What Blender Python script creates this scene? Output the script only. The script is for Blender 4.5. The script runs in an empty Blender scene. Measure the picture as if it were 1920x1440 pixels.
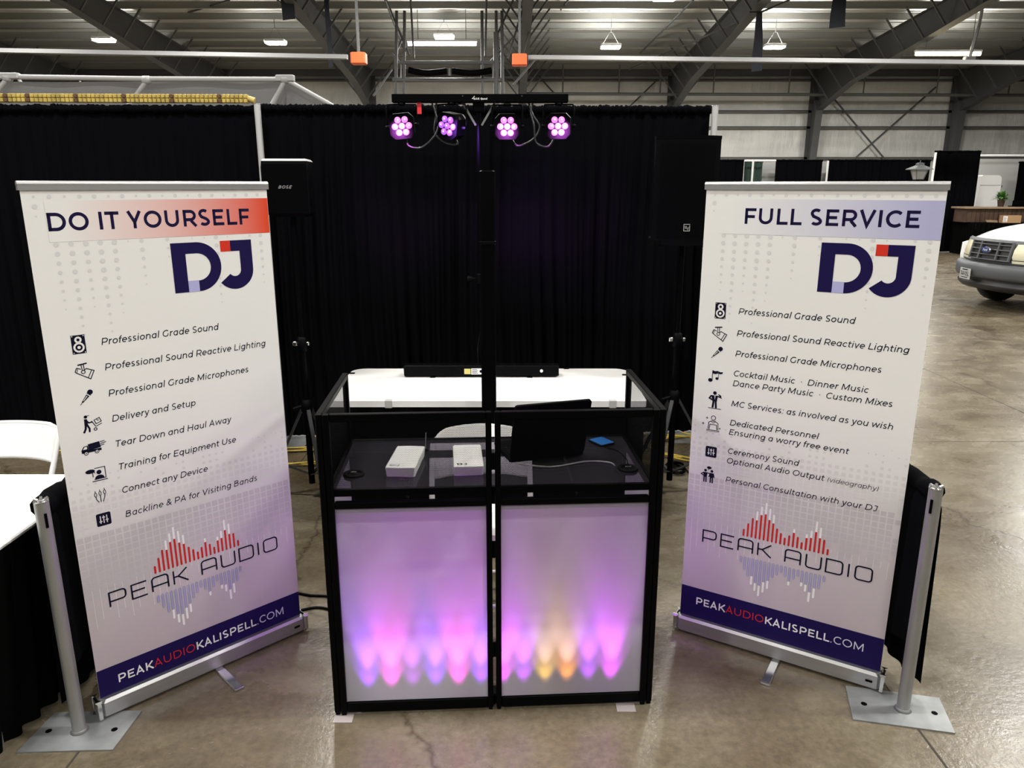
import bpy, math, random
from mathutils import Matrix, Vector
random.seed(7)
PI = math.pi
SC = bpy.context.scene
COL = SC.collection

# ------------------------------------------------------------------ camera
CH, CF, CP = 1.8902, 1423.13, 0.2555
cam_d = bpy.data.cameras.new('camera'); cam = bpy.data.objects.new('camera', cam_d); COL.objects.link(cam)
cam_d.sensor_width = 36.0; cam_d.lens = CF / 1920 * 36.0
cam_d.clip_start = .05; cam_d.clip_end = 200
cam.location = (0, 0, CH); cam.rotation_euler = (PI / 2 - CP, 0, 0)
SC.camera = cam
# ------------------------------------------------------------------ world, exposure
SC.view_settings.view_transform = 'Standard'; SC.view_settings.look = 'None'
SC.view_settings.exposure = 0.0; SC.view_settings.gamma = 1.0; SC.view_settings.use_curve_mapping = False
W = bpy.data.worlds.new('hall_air'); SC.world = W; W.use_nodes = True
W.node_tree.nodes['Background'].inputs[0].default_value = (1.0, 0.97, 0.92, 1)
W.node_tree.nodes['Background'].inputs[1].default_value = 0.10
# the hall's high bay lamps: a grid of 5.3 m by 8 m, hung under the roof
LAMP_X = (-12.9, -7.5, -2.2, 3.1, 8.3)
LAMP_POWER = 330.0
def area(loc, sx, sy, power, col=(1, .98, .935), rot=(0, 0, 0)):
    d = bpy.data.lights.new('high_bay_lamp', 'AREA'); d.shape = 'RECTANGLE'; d.size = sx; d.size_y = sy
    d.energy = power; d.color = col
    o = bpy.data.objects.new('high_bay_lamp', d); COL.objects.link(o); o.location = loc; o.rotation_euler = rot
    return o
for ly, lz in ((26, 6.05), (18, 6.6), (10, 7.0), (2.6, 7.2), (-5, 7.2)):
    for lx in LAMP_X + (13.8,):
        area((lx, ly, lz), 1.0, .4, LAMP_POWER * (1.15 if ly > 17 else 1.0))
        if ly > 17: area((lx, ly, lz + .2), .8, .3, LAMP_POWER * .40, rot=(PI, 0, 0))  # added upward lamps that brighten the roof, as uplight of the fixtures

# ------------------------------------------------------------------ pixel -> place (1920 x 1440 frame)
cs, sn = math.cos(CP), math.sin(CP)
def ray(px, py):
    x = (px - 960) / CF; y = (py - 720) / CF
    return (x, cs - y * sn, -sn - y * cs)
def at(px, py, Y):
    d = ray(px, py); t = Y / d[1]
    return Vector((d[0] * t, Y, CH + d[2] * t))
def atz(px, py, Z=0.0):
    d = ray(px, py); t = (Z - CH) / d[2]
    return Vector((d[0] * t, d[1] * t, Z))

# ------------------------------------------------------------------ materials
def mat(name, col, rough=.5, metal=0.0, emit=None, es=0.0, spec=.5, noise=None, bump=None):
    m = bpy.data.materials.new(name); m.use_nodes = True
    nt = m.node_tree; b = nt.nodes['Principled BSDF']
    b.inputs['Base Color'].default_value = (*col, 1); b.inputs['Roughness'].default_value = rough
    b.inputs['Metallic'].default_value = metal; b.inputs['Specular IOR Level'].default_value = spec
    if emit:
        b.inputs['Emission Color'].default_value = (*emit, 1); b.inputs['Emission Strength'].default_value = es
    if noise or bump:
        tc = nt.nodes.new('ShaderNodeTexCoord')
    if noise:      # (scale xyz, amount)
        sc, amt = noise
        mp = nt.nodes.new('ShaderNodeMapping'); mp.inputs['Scale'].default_value = sc
        n = nt.nodes.new('ShaderNodeTexNoise'); n.inputs['Scale'].default_value = 1; n.inputs['Detail'].default_value = 4
        r = nt.nodes.new('ShaderNodeValToRGB')
        r.color_ramp.elements[0].color = (*[c * (1 - amt) for c in col], 1); r.color_ramp.elements[0].position = .3
        r.color_ramp.elements[1].color = (*[min(1, c * (1 + amt)) for c in col], 1); r.color_ramp.elements[1].position = .7
        nt.links.new(tc.outputs['Object'], mp.inputs[0]); nt.links.new(mp.outputs[0], n.inputs['Vector'])
        nt.links.new(n.outputs[0], r.inputs[0]); nt.links.new(r.outputs[0], b.inputs['Base Color'])
    if bump:       # (scale xyz, strength, distance)
        sc, st, di = bump
        mp = nt.nodes.new('ShaderNodeMapping'); mp.inputs['Scale'].default_value = sc
        n = nt.nodes.new('ShaderNodeTexNoise'); n.inputs['Scale'].default_value = 1; n.inputs['Detail'].default_value = 4
        bp = nt.nodes.new('ShaderNodeBump'); bp.inputs['Strength'].default_value = st; bp.inputs['Distance'].default_value = di
        nt.links.new(tc.outputs['Object'], mp.inputs[0]); nt.links.new(mp.outputs[0], n.inputs['Vector'])
        nt.links.new(n.outputs[0], bp.inputs['Height']); nt.links.new(bp.outputs[0], b.inputs['Normal'])
    return m
M = {}
M['black'] = mat('black_powder_coat', (.0014, .0014, .0018), .36, spec=.05)
M['blacks'] = mat('satin_black_tube', (.03, .03, .032), .3)
M['blackm'] = mat('black_matte', (.0012, .0012, .0015), .6, spec=.03)
M['blackp'] = mat('black_plastic', (.0018, .0018, .0022), .42, spec=.06)
M['velvet'] = mat('black_drape_cloth', (.0018, .0018, .0026), .95, spec=.04, bump=((60, 60, 60), .3, .002))
M['skirt'] = mat('black_skirt_cloth', (.002, .002, .002), .95, spec=.03)
M['alu'] = mat('brushed_aluminium', (.46, .46, .46), .38, .9, noise=((4, 4, 60), .08))
M['pipe'] = mat('satin_pipe', (.33, .33, .325), .45, .7, noise=((6, 6, 6), .06))
M['polew'] = mat('white_anodised_pole', (.52, .52, .51), .45, .4)
M['plate'] = mat('galvanised_plate', (.27, .28, .28), .55, .5, noise=((9, 9, 9), .22))
M['chrome'] = mat('chrome', (.75, .75, .76), .2, 1.0)
M['steel'] = mat('grey_painted_steel', (.085, .088, .09), .6, noise=((.7, .7, .7), .15))
M['girt'] = mat('grey_primer_steel', (.14, .14, .135), .6)
M['purlin'] = mat('galvanised_purlin', (.30, .30, .28), .5, .2)
M['insul'] = mat('white_insulation_sheet', (.78, .77, .73), .38, noise=((.35, .35, 1.6), .14), bump=((1.6, 1.6, .5), .55, .25))
M['roofi'] = mat('white_roof_insulation', (.62, .61, .57), .5, noise=((.4, 2, 1), .2), bump=((.8, 3, 1), .6, .1))
M['white'] = mat('white_plastic', (.70, .695, .68), .45)
M['wcloth'] = mat('white_table_cover', (.74, .735, .72), .6, noise=((5, 5, 5), .03), bump=((7, 7, 7), .25, .01))
M['wpaper'] = mat('white_cardboard', (.80, .79, .78), .6)
M['navy'] = mat('navy_print', (.010, .005, .058), .6, spec=.12)
M['ink'] = mat('dark_ink_print', (.004, .004, .018), .6, spec=.12)
M['head'] = mat('heading_ink', (.008, .005, .040), .6, spec=.12)
M['red'] = mat('red_print', (.62, .035, .018), .6, spec=.12)
M['redb'] = mat('red_bar_print', (.52, .022, .022), .6, spec=.12)
M['lav'] = mat('lavender_print', (.42, .42, .70), .6, spec=.12)
M['lavd'] = mat('lavender_bar_print', (.30, .29, .50), .6, spec=.12)
M['pw'] = mat('white_print', (.82, .81, .80), .55)
M['dot'] = mat('pale_grey_print', (.66, .655, .65), .6, spec=.12)
M['sq'] = mat('grey_square_print', (.50, .47, .485), .6, spec=.12)
M['sq2'] = mat('pale_square_print', (.64, .62, .62), .6, spec=.12)
M['orange'] = mat('orange_red_padding', (.72, .10, .025), .5)
M['yellow'] = mat('yellow_cord_jacket', (.55, .40, .05), .5)
M['gold'] = mat('yellow_segment', (.42, .31, .07), .5, noise=((14, 14, 14), .25))
M['brown'] = mat('brown_segment', (.10, .045, .015), .6)
M['wood'] = mat('dark_wood', (.055, .032, .02), .5, noise=((14, 2, 2), .4))
M['woodt'] = mat('light_wood_top', (.24, .17, .11), .45, noise=((2, 10, 2), .2))
M['card'] = mat('brown_cardboard', (.36, .22, .11), .7)
M['leaf'] = mat('plant_green', (.06, .16, .03), .5)
M['truckw'] = mat('white_car_paint', (.82, .82, .82), .12)
M['truckg'] = mat('grey_bumper_plastic', (.07, .075, .08), .5)
M['truckd'] = mat('dark_grille_plastic', (.012, .012, .013), .45)
M['tyre'] = mat('tyre_rubber', (.01, .01, .01), .8)
M['blue'] = mat('blue_oval', (.02, .045, .16), .25)
M['amber'] = mat('headlight_lens', (.72, .68, .50), .12)
M['greend'] = mat('dark_green_cloth', (.015, .04, .03), .8)
M['greyw'] = mat('grey_panel', (.40, .40, .39), .6)
M['frost'] = mat('frosted_lantern_glass', (.30, .30, .29), .3)
M['lamp'] = mat('lit_diffuser', (1, 1, 1), .4, emit=(1, .98, .92), es=24)
M['lampw'] = mat('lit_warm_tube', (1, .95, .8), .4, emit=(1, .84, .52), es=20)
M['screen'] = mat('phone_glass', (.02, .10, .30), .15, emit=(.05, .22, .60), es=.5)
M['labely'] = mat('yellow_sticker', (.62, .55, .18), .5)
M['redtag'] = mat('red_tag', (.65, .02, .03), .5)
def lens_mat(name, col, es):
    return mat(name, (.3, .1, .3), .1, emit=col, es=es)
M['pink'] = lens_mat('lit_pink_lens', (.95, .22, .85), 1.15)
M['purp'] = lens_mat('lit_violet_lens', (.42, .12, .90), 1.0)
M['core'] = lens_mat('lit_lens_core', (1.0, .72, .98), 1.3)

def floor_mat():
    m = bpy.data.materials.new('polished_concrete'); m.use_nodes = True; nt = m.node_tree; L = nt.links.new
    b = nt.nodes['Principled BSDF']; N = nt.nodes.new
    tc = N('ShaderNodeTexCoord')
    def noise(sc, det, rot=0.0, dist=0.0):
        mp = N('ShaderNodeMapping'); mp.inputs['Scale'].default_value = sc; mp.inputs['Rotation'].default_value = (0, 0, rot)
        n = N('ShaderNodeTexNoise'); n.inputs['Scale'].default_value = 1; n.inputs['Detail'].default_value = det
        n.inputs['Roughness'].default_value = .62; n.inputs['Distortion'].default_value = dist
        L(tc.outputs['Object'], mp.inputs[0]); L(mp.outputs[0], n.inputs['Vector']); return n
    big = noise((.9, 1.3, 1), 6, .4, .6); mid = noise((3.2, 4.4, 1), 8, 0, .4); fine = noise((38, 38, 1), 4)
    def ramp(n, a, b_, pa=.35, pb=.68):
        r = N('ShaderNodeValToRGB'); r.color_ramp.elements[0].color = (*a, 1); r.color_ramp.elements[1].color = (*b_, 1)
        r.color_ramp.elements[0].position = pa; r.color_ramp.elements[1].position = pb; L(n.outputs[0], r.inputs[0]); return r
    r1 = ramp(big, (.100, .078, .050), (.205, .180, .132)); r2 = ramp(mid, (.70, .67, .62), (1.12, 1.10, 1.06), .24, .80); r3 = ramp(fine, (.80, .80, .80), (1.14, 1.14, 1.13))
    mx = N('ShaderNodeMix'); mx.data_type = 'RGBA'; mx.blend_type = 'MULTIPLY'; mx.inputs[0].default_value = 1
    L(r1.outputs[0], mx.inputs[6]); L(r2.outputs[0], mx.inputs[7])
    mx2 = N('ShaderNodeMix'); mx2.data_type = 'RGBA'; mx2.blend_type = 'MULTIPLY'; mx2.inputs[0].default_value = 1
    L(mx.outputs[2], mx2.inputs[6]); L(r3.outputs[0], mx2.inputs[7])
    # cracks
    wob = noise((1.4, 1.4, 1), 5)
    v = N('ShaderNodeTexVoronoi'); v.feature = 'DISTANCE_TO_EDGE'; v.inputs['Scale'].default_value = .33
    add = N('ShaderNodeVectorMath'); add.operation = 'ADD'
    sc_ = N('ShaderNodeVectorMath'); sc_.operation = 'SCALE'; sc_.inputs[3].default_value = .7
    L(wob.outputs[1], sc_.inputs[0]); L(tc.outputs['Object'], add.inputs[0]); L(sc_.outputs[0], add.inputs[1]); L(add.outputs[0], v.inputs['Vector'])
    cr = ramp(v, (.55, .52, .48), (1, 1, 1), 0.0, .006)
    mx3 = N('ShaderNodeMix'); mx3.data_type = 'RGBA'; mx3.blend_type = 'MULTIPLY'; mx3.inputs[0].default_value = 1
    L(mx2.outputs[2], mx3.inputs[6]); L(cr.outputs[0], mx3.inputs[7])
    L(mx3.outputs[2], b.inputs['Base Color'])
    rr = N('ShaderNodeMapRange'); rr.inputs[1].default_value = .3; rr.inputs[2].default_value = .7; rr.inputs[3].default_value = .20; rr.inputs[4].default_value = .32
    L(mid.outputs[0], rr.inputs[0]); L(rr.outputs[0], b.inputs['Roughness'])
    bp = N('ShaderNodeBump'); bp.inputs['Strength'].default_value = .12; bp.inputs['Distance'].default_value = .01
    L(fine.outputs[0], bp.inputs['Height']); L(bp.outputs[0], b.inputs['Normal'])
    return m
M['floor'] = floor_mat()

def perforated(name, axis):
    """black sheet metal with a hexagonal grid of round holes, in the object's own metres"""
    m = bpy.data.materials.new(name); m.use_nodes = True; nt = m.node_tree; L = nt.links.new; N = nt.nodes.new
    b = nt.nodes['Principled BSDF']; out = nt.nodes['Material Output']
    b.inputs['Base Color'].default_value = (.0014, .0014, .0018, 1); b.inputs['Roughness'].default_value = .5; b.inputs['Specular IOR Level'].default_value = .05
    tc = N('ShaderNodeTexCoord'); sp = N('ShaderNodeSeparateXYZ'); L(tc.outputs['Object'], sp.inputs[0])
    p = .0042
    def math_(op, a, b_=None):
        n = N('ShaderNodeMath'); n.operation = op
        for i, q in enumerate((a, b_)):
            if q is None: continue
            if isinstance(q, (int, float)): n.inputs[i].default_value = q
            else: L(q, n.inputs[i])
        return n.outputs[0]
    u = math_('DIVIDE', sp.outputs[0 if axis == 'x' else 1], p); v = math_('DIVIDE', sp.outputs[2], p * math.sqrt(3))
    ds = []
    for off in (0.0, .5):
        a = math_('SUBTRACT', math_('FRACT', math_('ADD', u, 100 + off)), .5)
        c = math_('MULTIPLY', math_('SUBTRACT', math_('FRACT', math_('ADD', v, 100 + off)), .5), math.sqrt(3))
        ds.append(math_('SQRT', math_('ADD', math_('MULTIPLY', a, a), math_('MULTIPLY', c, c))))
    hole = math_('LESS_THAN', math_('MINIMUM', ds[0], ds[1]), .335)
    tr = N('ShaderNodeBsdfTransparent'); mx = N('ShaderNodeMixShader')
    L(hole, mx.inputs[0]); L(b.outputs[0], mx.inputs[1]); L(tr.outputs[0], mx.inputs[2]); L(mx.outputs[0], out.inputs[0])
    return m
M['meshx'] = perforated('perforated_black_metal', 'x'); M['meshy'] = perforated('perforated_black_metal_side', 'y')

def two_sided(name, col, trans, tcol):
    m = bpy.data.materials.new(name); m.use_nodes = True; nt = m.node_tree; L = nt.links.new; N = nt.nodes.new
    out = nt.nodes['Material Output']; nt.nodes.remove(nt.nodes['Principled BSDF'])
    d = N('ShaderNodeBsdfDiffuse'); d.inputs[0].default_value = (*col, 1)
    t = N('ShaderNodeBsdfTranslucent'); t.inputs[0].default_value = (*tcol, 1)
    mx = N('ShaderNodeMixShader'); mx.inputs[0].default_value = trans
    tc = N('ShaderNodeTexCoord'); mp = N('ShaderNodeMapping'); mp.inputs['Scale'].default_value = (12, 12, 420)
    n = N('ShaderNodeTexNoise'); n.inputs['Scale'].default_value = 1; bp = N('ShaderNodeBump'); bp.inputs['Strength'].default_value = .08; bp.inputs['Distance'].default_value = .002
    L(tc.outputs['Object'], mp.inputs[0]); L(mp.outputs[0], n.inputs['Vector']); L(n.outputs[0], bp.inputs['Height']); L(bp.outputs[0], d.inputs['Normal'])
    L(d.outputs[0], mx.inputs[1]); L(t.outputs[0], mx.inputs[2]); L(mx.outputs[0], out.inputs[0])
    return m
M['scrim'] = two_sided('white_stretch_scrim', (.28, .275, .285), .5, (.84, .84, .84))
M['tent'] = two_sided('translucent_tent_mesh', (.16, .16, .16), .4, (.2, .2, .2))

def smoked():
    m = bpy.data.materials.new('smoked_acrylic'); m.use_nodes = True; nt = m.node_tree; L = nt.links.new; N = nt.nodes.new
    out = nt.nodes['Material Output']; nt.nodes.remove(nt.nodes['Principled BSDF'])
    t = N('ShaderNodeBsdfTransparent'); t.inputs[0].default_value = (.68, .66, .72, 1)
    g = N('ShaderNodeBsdfGlossy'); g.inputs[0].default_value = (.9, .9, .9, 1); g.inputs['Roughness'].default_value = .12
    mx = N('ShaderNodeMixShader'); mx.inputs[0].default_value = .10; L(t.outputs[0], mx.inputs[1]); L(g.outputs[0], mx.inputs[2]); df = N('ShaderNodeBsdfDiffuse'); df.inputs[0].default_value = (.30, .29, .32, 1); m2 = N('ShaderNodeMixShader'); m2.inputs[0].default_value = .05
    L(mx.outputs[0], m2.inputs[1]); L(df.outputs[0], m2.inputs[2]); L(m2.outputs[0], out.inputs[0])
    return m
M['smoke'] = smoked()

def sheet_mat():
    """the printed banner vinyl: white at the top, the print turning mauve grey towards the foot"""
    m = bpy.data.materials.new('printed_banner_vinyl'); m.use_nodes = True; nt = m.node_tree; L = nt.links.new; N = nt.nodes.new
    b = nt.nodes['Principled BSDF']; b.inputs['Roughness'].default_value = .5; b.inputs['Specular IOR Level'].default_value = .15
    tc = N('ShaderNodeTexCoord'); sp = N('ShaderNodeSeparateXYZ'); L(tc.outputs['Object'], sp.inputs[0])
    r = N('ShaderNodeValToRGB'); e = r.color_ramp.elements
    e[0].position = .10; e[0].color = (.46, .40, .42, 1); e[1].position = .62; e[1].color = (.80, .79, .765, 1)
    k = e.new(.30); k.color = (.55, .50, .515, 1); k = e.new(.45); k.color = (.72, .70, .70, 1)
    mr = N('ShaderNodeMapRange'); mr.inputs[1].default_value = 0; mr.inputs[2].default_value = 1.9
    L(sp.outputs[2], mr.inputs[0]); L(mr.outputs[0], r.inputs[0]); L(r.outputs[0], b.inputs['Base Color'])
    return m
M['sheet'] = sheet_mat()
def fade_mat(name, col, x0, x1, base=(.80, .79, .765)):
    """a printed band that fades into the white of the vinyl along its length"""
    m = bpy.data.materials.new(name); m.use_nodes = True; nt = m.node_tree; L = nt.links.new; N = nt.nodes.new
    b = nt.nodes['Principled BSDF']; b.inputs['Roughness'].default_value = .5; b.inputs['Specular IOR Level'].default_value = .15
    tc = N('ShaderNodeTexCoord'); sp = N('ShaderNodeSeparateXYZ'); L(tc.outputs['Object'], sp.inputs[0])
    mr = N('ShaderNodeMapRange'); mr.inputs[1].default_value = x0; mr.inputs[2].default_value = x1
    r = N('ShaderNodeValToRGB'); e = r.color_ramp.elements; e[0].color = (*base, 1); e[1].color = (*col, 1)
    mid = e.new(.5); mid.color = tuple(base[i] * .55 + col[i] * .45 for i in range(3)) + (1,)
    L(sp.outputs[0], mr.inputs[0]); L(mr.outputs[0], r.inputs[0]); L(r.outputs[0], b.inputs['Base Color'])
    return m

# ------------------------------------------------------------------ mesh building
class MB:
    def __init__(s): s.v = []; s.f = []; s.m = []; s.sm = []
    def add(s, vs, fs, mi=0, smooth=False):
        o = len(s.v); s.v += [Vector(p) for p in vs]
        for f in fs: s.f.append([i + o for i in f]); s.m.append(mi); s.sm.append(smooth)
        return s
    def box(s, x0, y0, z0, x1, y1, z1, mi=0, bev=0.0):
        if bev <= 0:
            v = [(x, y, z) for z in (z0, z1) for y in (y0, y1) for x in (x0, x1)]
            return s.add(v, [(0, 2, 3, 1), (4, 5, 7, 6), (0, 1, 5, 4), (2, 6, 7, 3), (0, 4, 6, 2), (1, 3, 7, 5)], mi)
        # chamfered: rounded rectangle in xy, with chamfered top and bottom
        b = bev
        def ring(i, z):
            return [(x0 + b + i, y0 + i, z), (x1 - b - i, y0 + i, z), (x1 - i, y0 + b + i, z), (x1 - i, y1 - b - i, z), (x1 - b - i, y1 - i, z), (x0 + b + i, y1 - i, z), (x0 + i, y1 - b - i, z), (x0 + i, y0 + b + i, z)]
        b2 = b * .6
        rs = [ring(b2, z0), ring(0, z0 + b2), ring(0, z1 - b2), ring(b2, z1)]
        v = [p for r in rs for p in r]; f = [tuple(range(7, -1, -1)), tuple(range(24, 32))]
        for k in range(3):
            for i in range(8):
                j = (i + 1) % 8; f.append((k * 8 + i, k * 8 + j, k * 8 + 8 + j, k * 8 + 8 + i))
        return s.add(v, f, mi)
    def bar(s, a, b, w, h=None, mi=0, up=(0, 0, 1)):
        """square bar from a to b, w across, h along 'up'"""
        h = h or w; a = Vector(a); b = Vector(b); d = (b - a).normalized(); u = Vector(up)
        if abs(d.dot(u)) > .95: u = Vector((0, 1, 0))
        x = d.cross(u).normalized(); y = x.cross(d).normalized()
        v = [p + x * (w / 2 * i) + y * (h / 2 * j) for p in (a, b) for i, j in ((-1, -1), (1, -1), (1, 1), (-1, 1))]
        return s.add(v, [(3, 2, 1, 0), (4, 5, 6, 7), (0, 1, 5, 4), (1, 2, 6, 5), (2, 3, 7, 6), (3, 0, 4, 7)], mi)
    def tube(s, pts, r, n=10, mi=0, closed=False, caps=True):
        P = [Vector(p) for p in pts]; R = r if isinstance(r, (list, tuple)) else [r] * len(P)
        rings = []; prev = None
        for i, p in enumerate(P):
            if closed: d = P[(i + 1) % len(P)] - P[i - 1]
            else: d = P[min(i + 1, len(P) - 1)] - P[max(i - 1, 0)]
            d.normalize()
            if prev is None:
                u = Vector((0, 0, 1)) if abs(d.z) < .9 else Vector((0, 1, 0))
            else: u = prev
            x = d.cross(u).normalized(); y = x.cross(d).normalized(); prev = y
            rings.append([p + (x * math.cos(2 * PI * k / n) + y * math.sin(2 * PI * k / n)) * R[i] for k in range(n)])
        v = [q for r_ in rings for q in r_]; f = []; m = len(rings)
        for i in range(m if closed else m - 1):
            for k in range(n):
                a = i * n + k; b = i * n + (k + 1) % n; j = ((i + 1) % m) * n
                f.append((a, b, j + (k + 1) % n, j + k))
        s.add(v, f, mi, True)
        if caps and not closed:
            s.add(rings[0], [tuple(range(n - 1, -1, -1))], mi); s.add(rings[-1], [tuple(range(n))], mi)
        return s
    def lathe(s, prof, c=(0, 0, 0), axis='z', n=20, mi=0):
        v = []; f = []; c = Vector(c)
        for r, h in prof:
            for k in range(n):
                a = 2 * PI * k / n; x, y = r * math.cos(a), r * math.sin(a)
                v.append(c + Vector((x, y, h) if axis == 'z' else ((x, h, y) if axis == 'y' else (h, x, y))))
        for i in range(len(prof) - 1):
            for k in range(n):
                f.append((i * n + k, i * n + (k + 1) % n, (i + 1) * n + (k + 1) % n, (i + 1) * n + k))
        s.add(v, f, mi, True)
        s.add(v[:n], [tuple(range(n))], mi); s.add(v[-n:], [tuple(range(n - 1, -1, -1))], mi)
        return s
    def prism(s, poly, fn, a, b, mi=0):
        """poly of (p, q); fn(p, q, t) -> point; extruded from t=a to t=b"""
        n = len(poly); v = [fn(p, q, a) for p, q in poly] + [fn(p, q, b) for p, q in poly]
        f = [tuple(range(n - 1, -1, -1)), tuple(range(n, 2 * n))] + [(i, (i + 1) % n, n + (i + 1) % n, n + i) for i in range(n)]
        return s.add(v, f, mi)
    def grid(s, fn, nu, nv, mi=0, smooth=True):
        v = [fn(i / nu, j / nv) for j in range(nv + 1) for i in range(nu + 1)]
        f = [(j * (nu + 1) + i, j * (nu + 1) + i + 1, (j + 1) * (nu + 1) + i + 1, (j + 1) * (nu + 1) + i) for j in range(nv) for i in range(nu)]
        return s.add(v, f, mi, smooth)
    def build(s, name, mats, parent=None, world=False):
        me = bpy.data.meshes.new(name)
        vs = s.v
        if world and parent is not None:
            r = parent
            while r.parent: r = r.parent
            Mi = (Matrix.Translation(r.location) @ r.rotation_euler.to_matrix().to_4x4()).inverted()
            vs = [Mi @ p for p in vs]
        me.from_pydata([tuple(p) for p in vs], [], s.f)
        for m_ in (mats if isinstance(mats, (list, tuple)) else [mats]): me.materials.append(M[m_] if isinstance(m_, str) else m_)
        me.polygons.foreach_set('material_index', s.m); me.polygons.foreach_set('use_smooth', s.sm)
        me.update()
        o = bpy.data.objects.new(name, me); COL.objects.link(o)
        if parent is not None: o.parent = parent
        return o
def tag(o, label, cat, group=None, kind=None):
    o['label'] = label; o['category'] = cat
    if group: o['group'] = group
    if kind: o['kind'] = kind
    return o
def thing(name, label, cat, loc=(0, 0, 0), rz=0.0, group=None):
    o = bpy.data.objects.new(name, None); COL.objects.link(o); o.empty_display_size = .1
    o.location = loc; o.rotation_euler = (0, 0, rz)
    return tag(o, label, cat, group)
def struct(o): o['kind'] = 'structure'; return o
def copy_tree(o, parent=None):
    c = o.copy(); COL.objects.link(c)
    if parent is not None: c.parent = parent
    for ch in list(o.children): copy_tree(ch, c)
    return c
def smooth_path(pts, k=8):
    P = [Vector(p) for p in pts]; out = []
    for i in range(len(P) - 1):
        a = P[max(i - 1, 0)]; b = P[i]; c = P[i + 1]; d = P[min(i + 2, len(P) - 1)]
        for j in range(k):
            t = j / k
            out.append(.5 * ((2 * b) + (c - a) * t + (2 * a - 5 * b + 4 * c - d) * t * t + (3 * b - a - 3 * c + d) * t ** 3))
    out.append(P[-1]); return out

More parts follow.
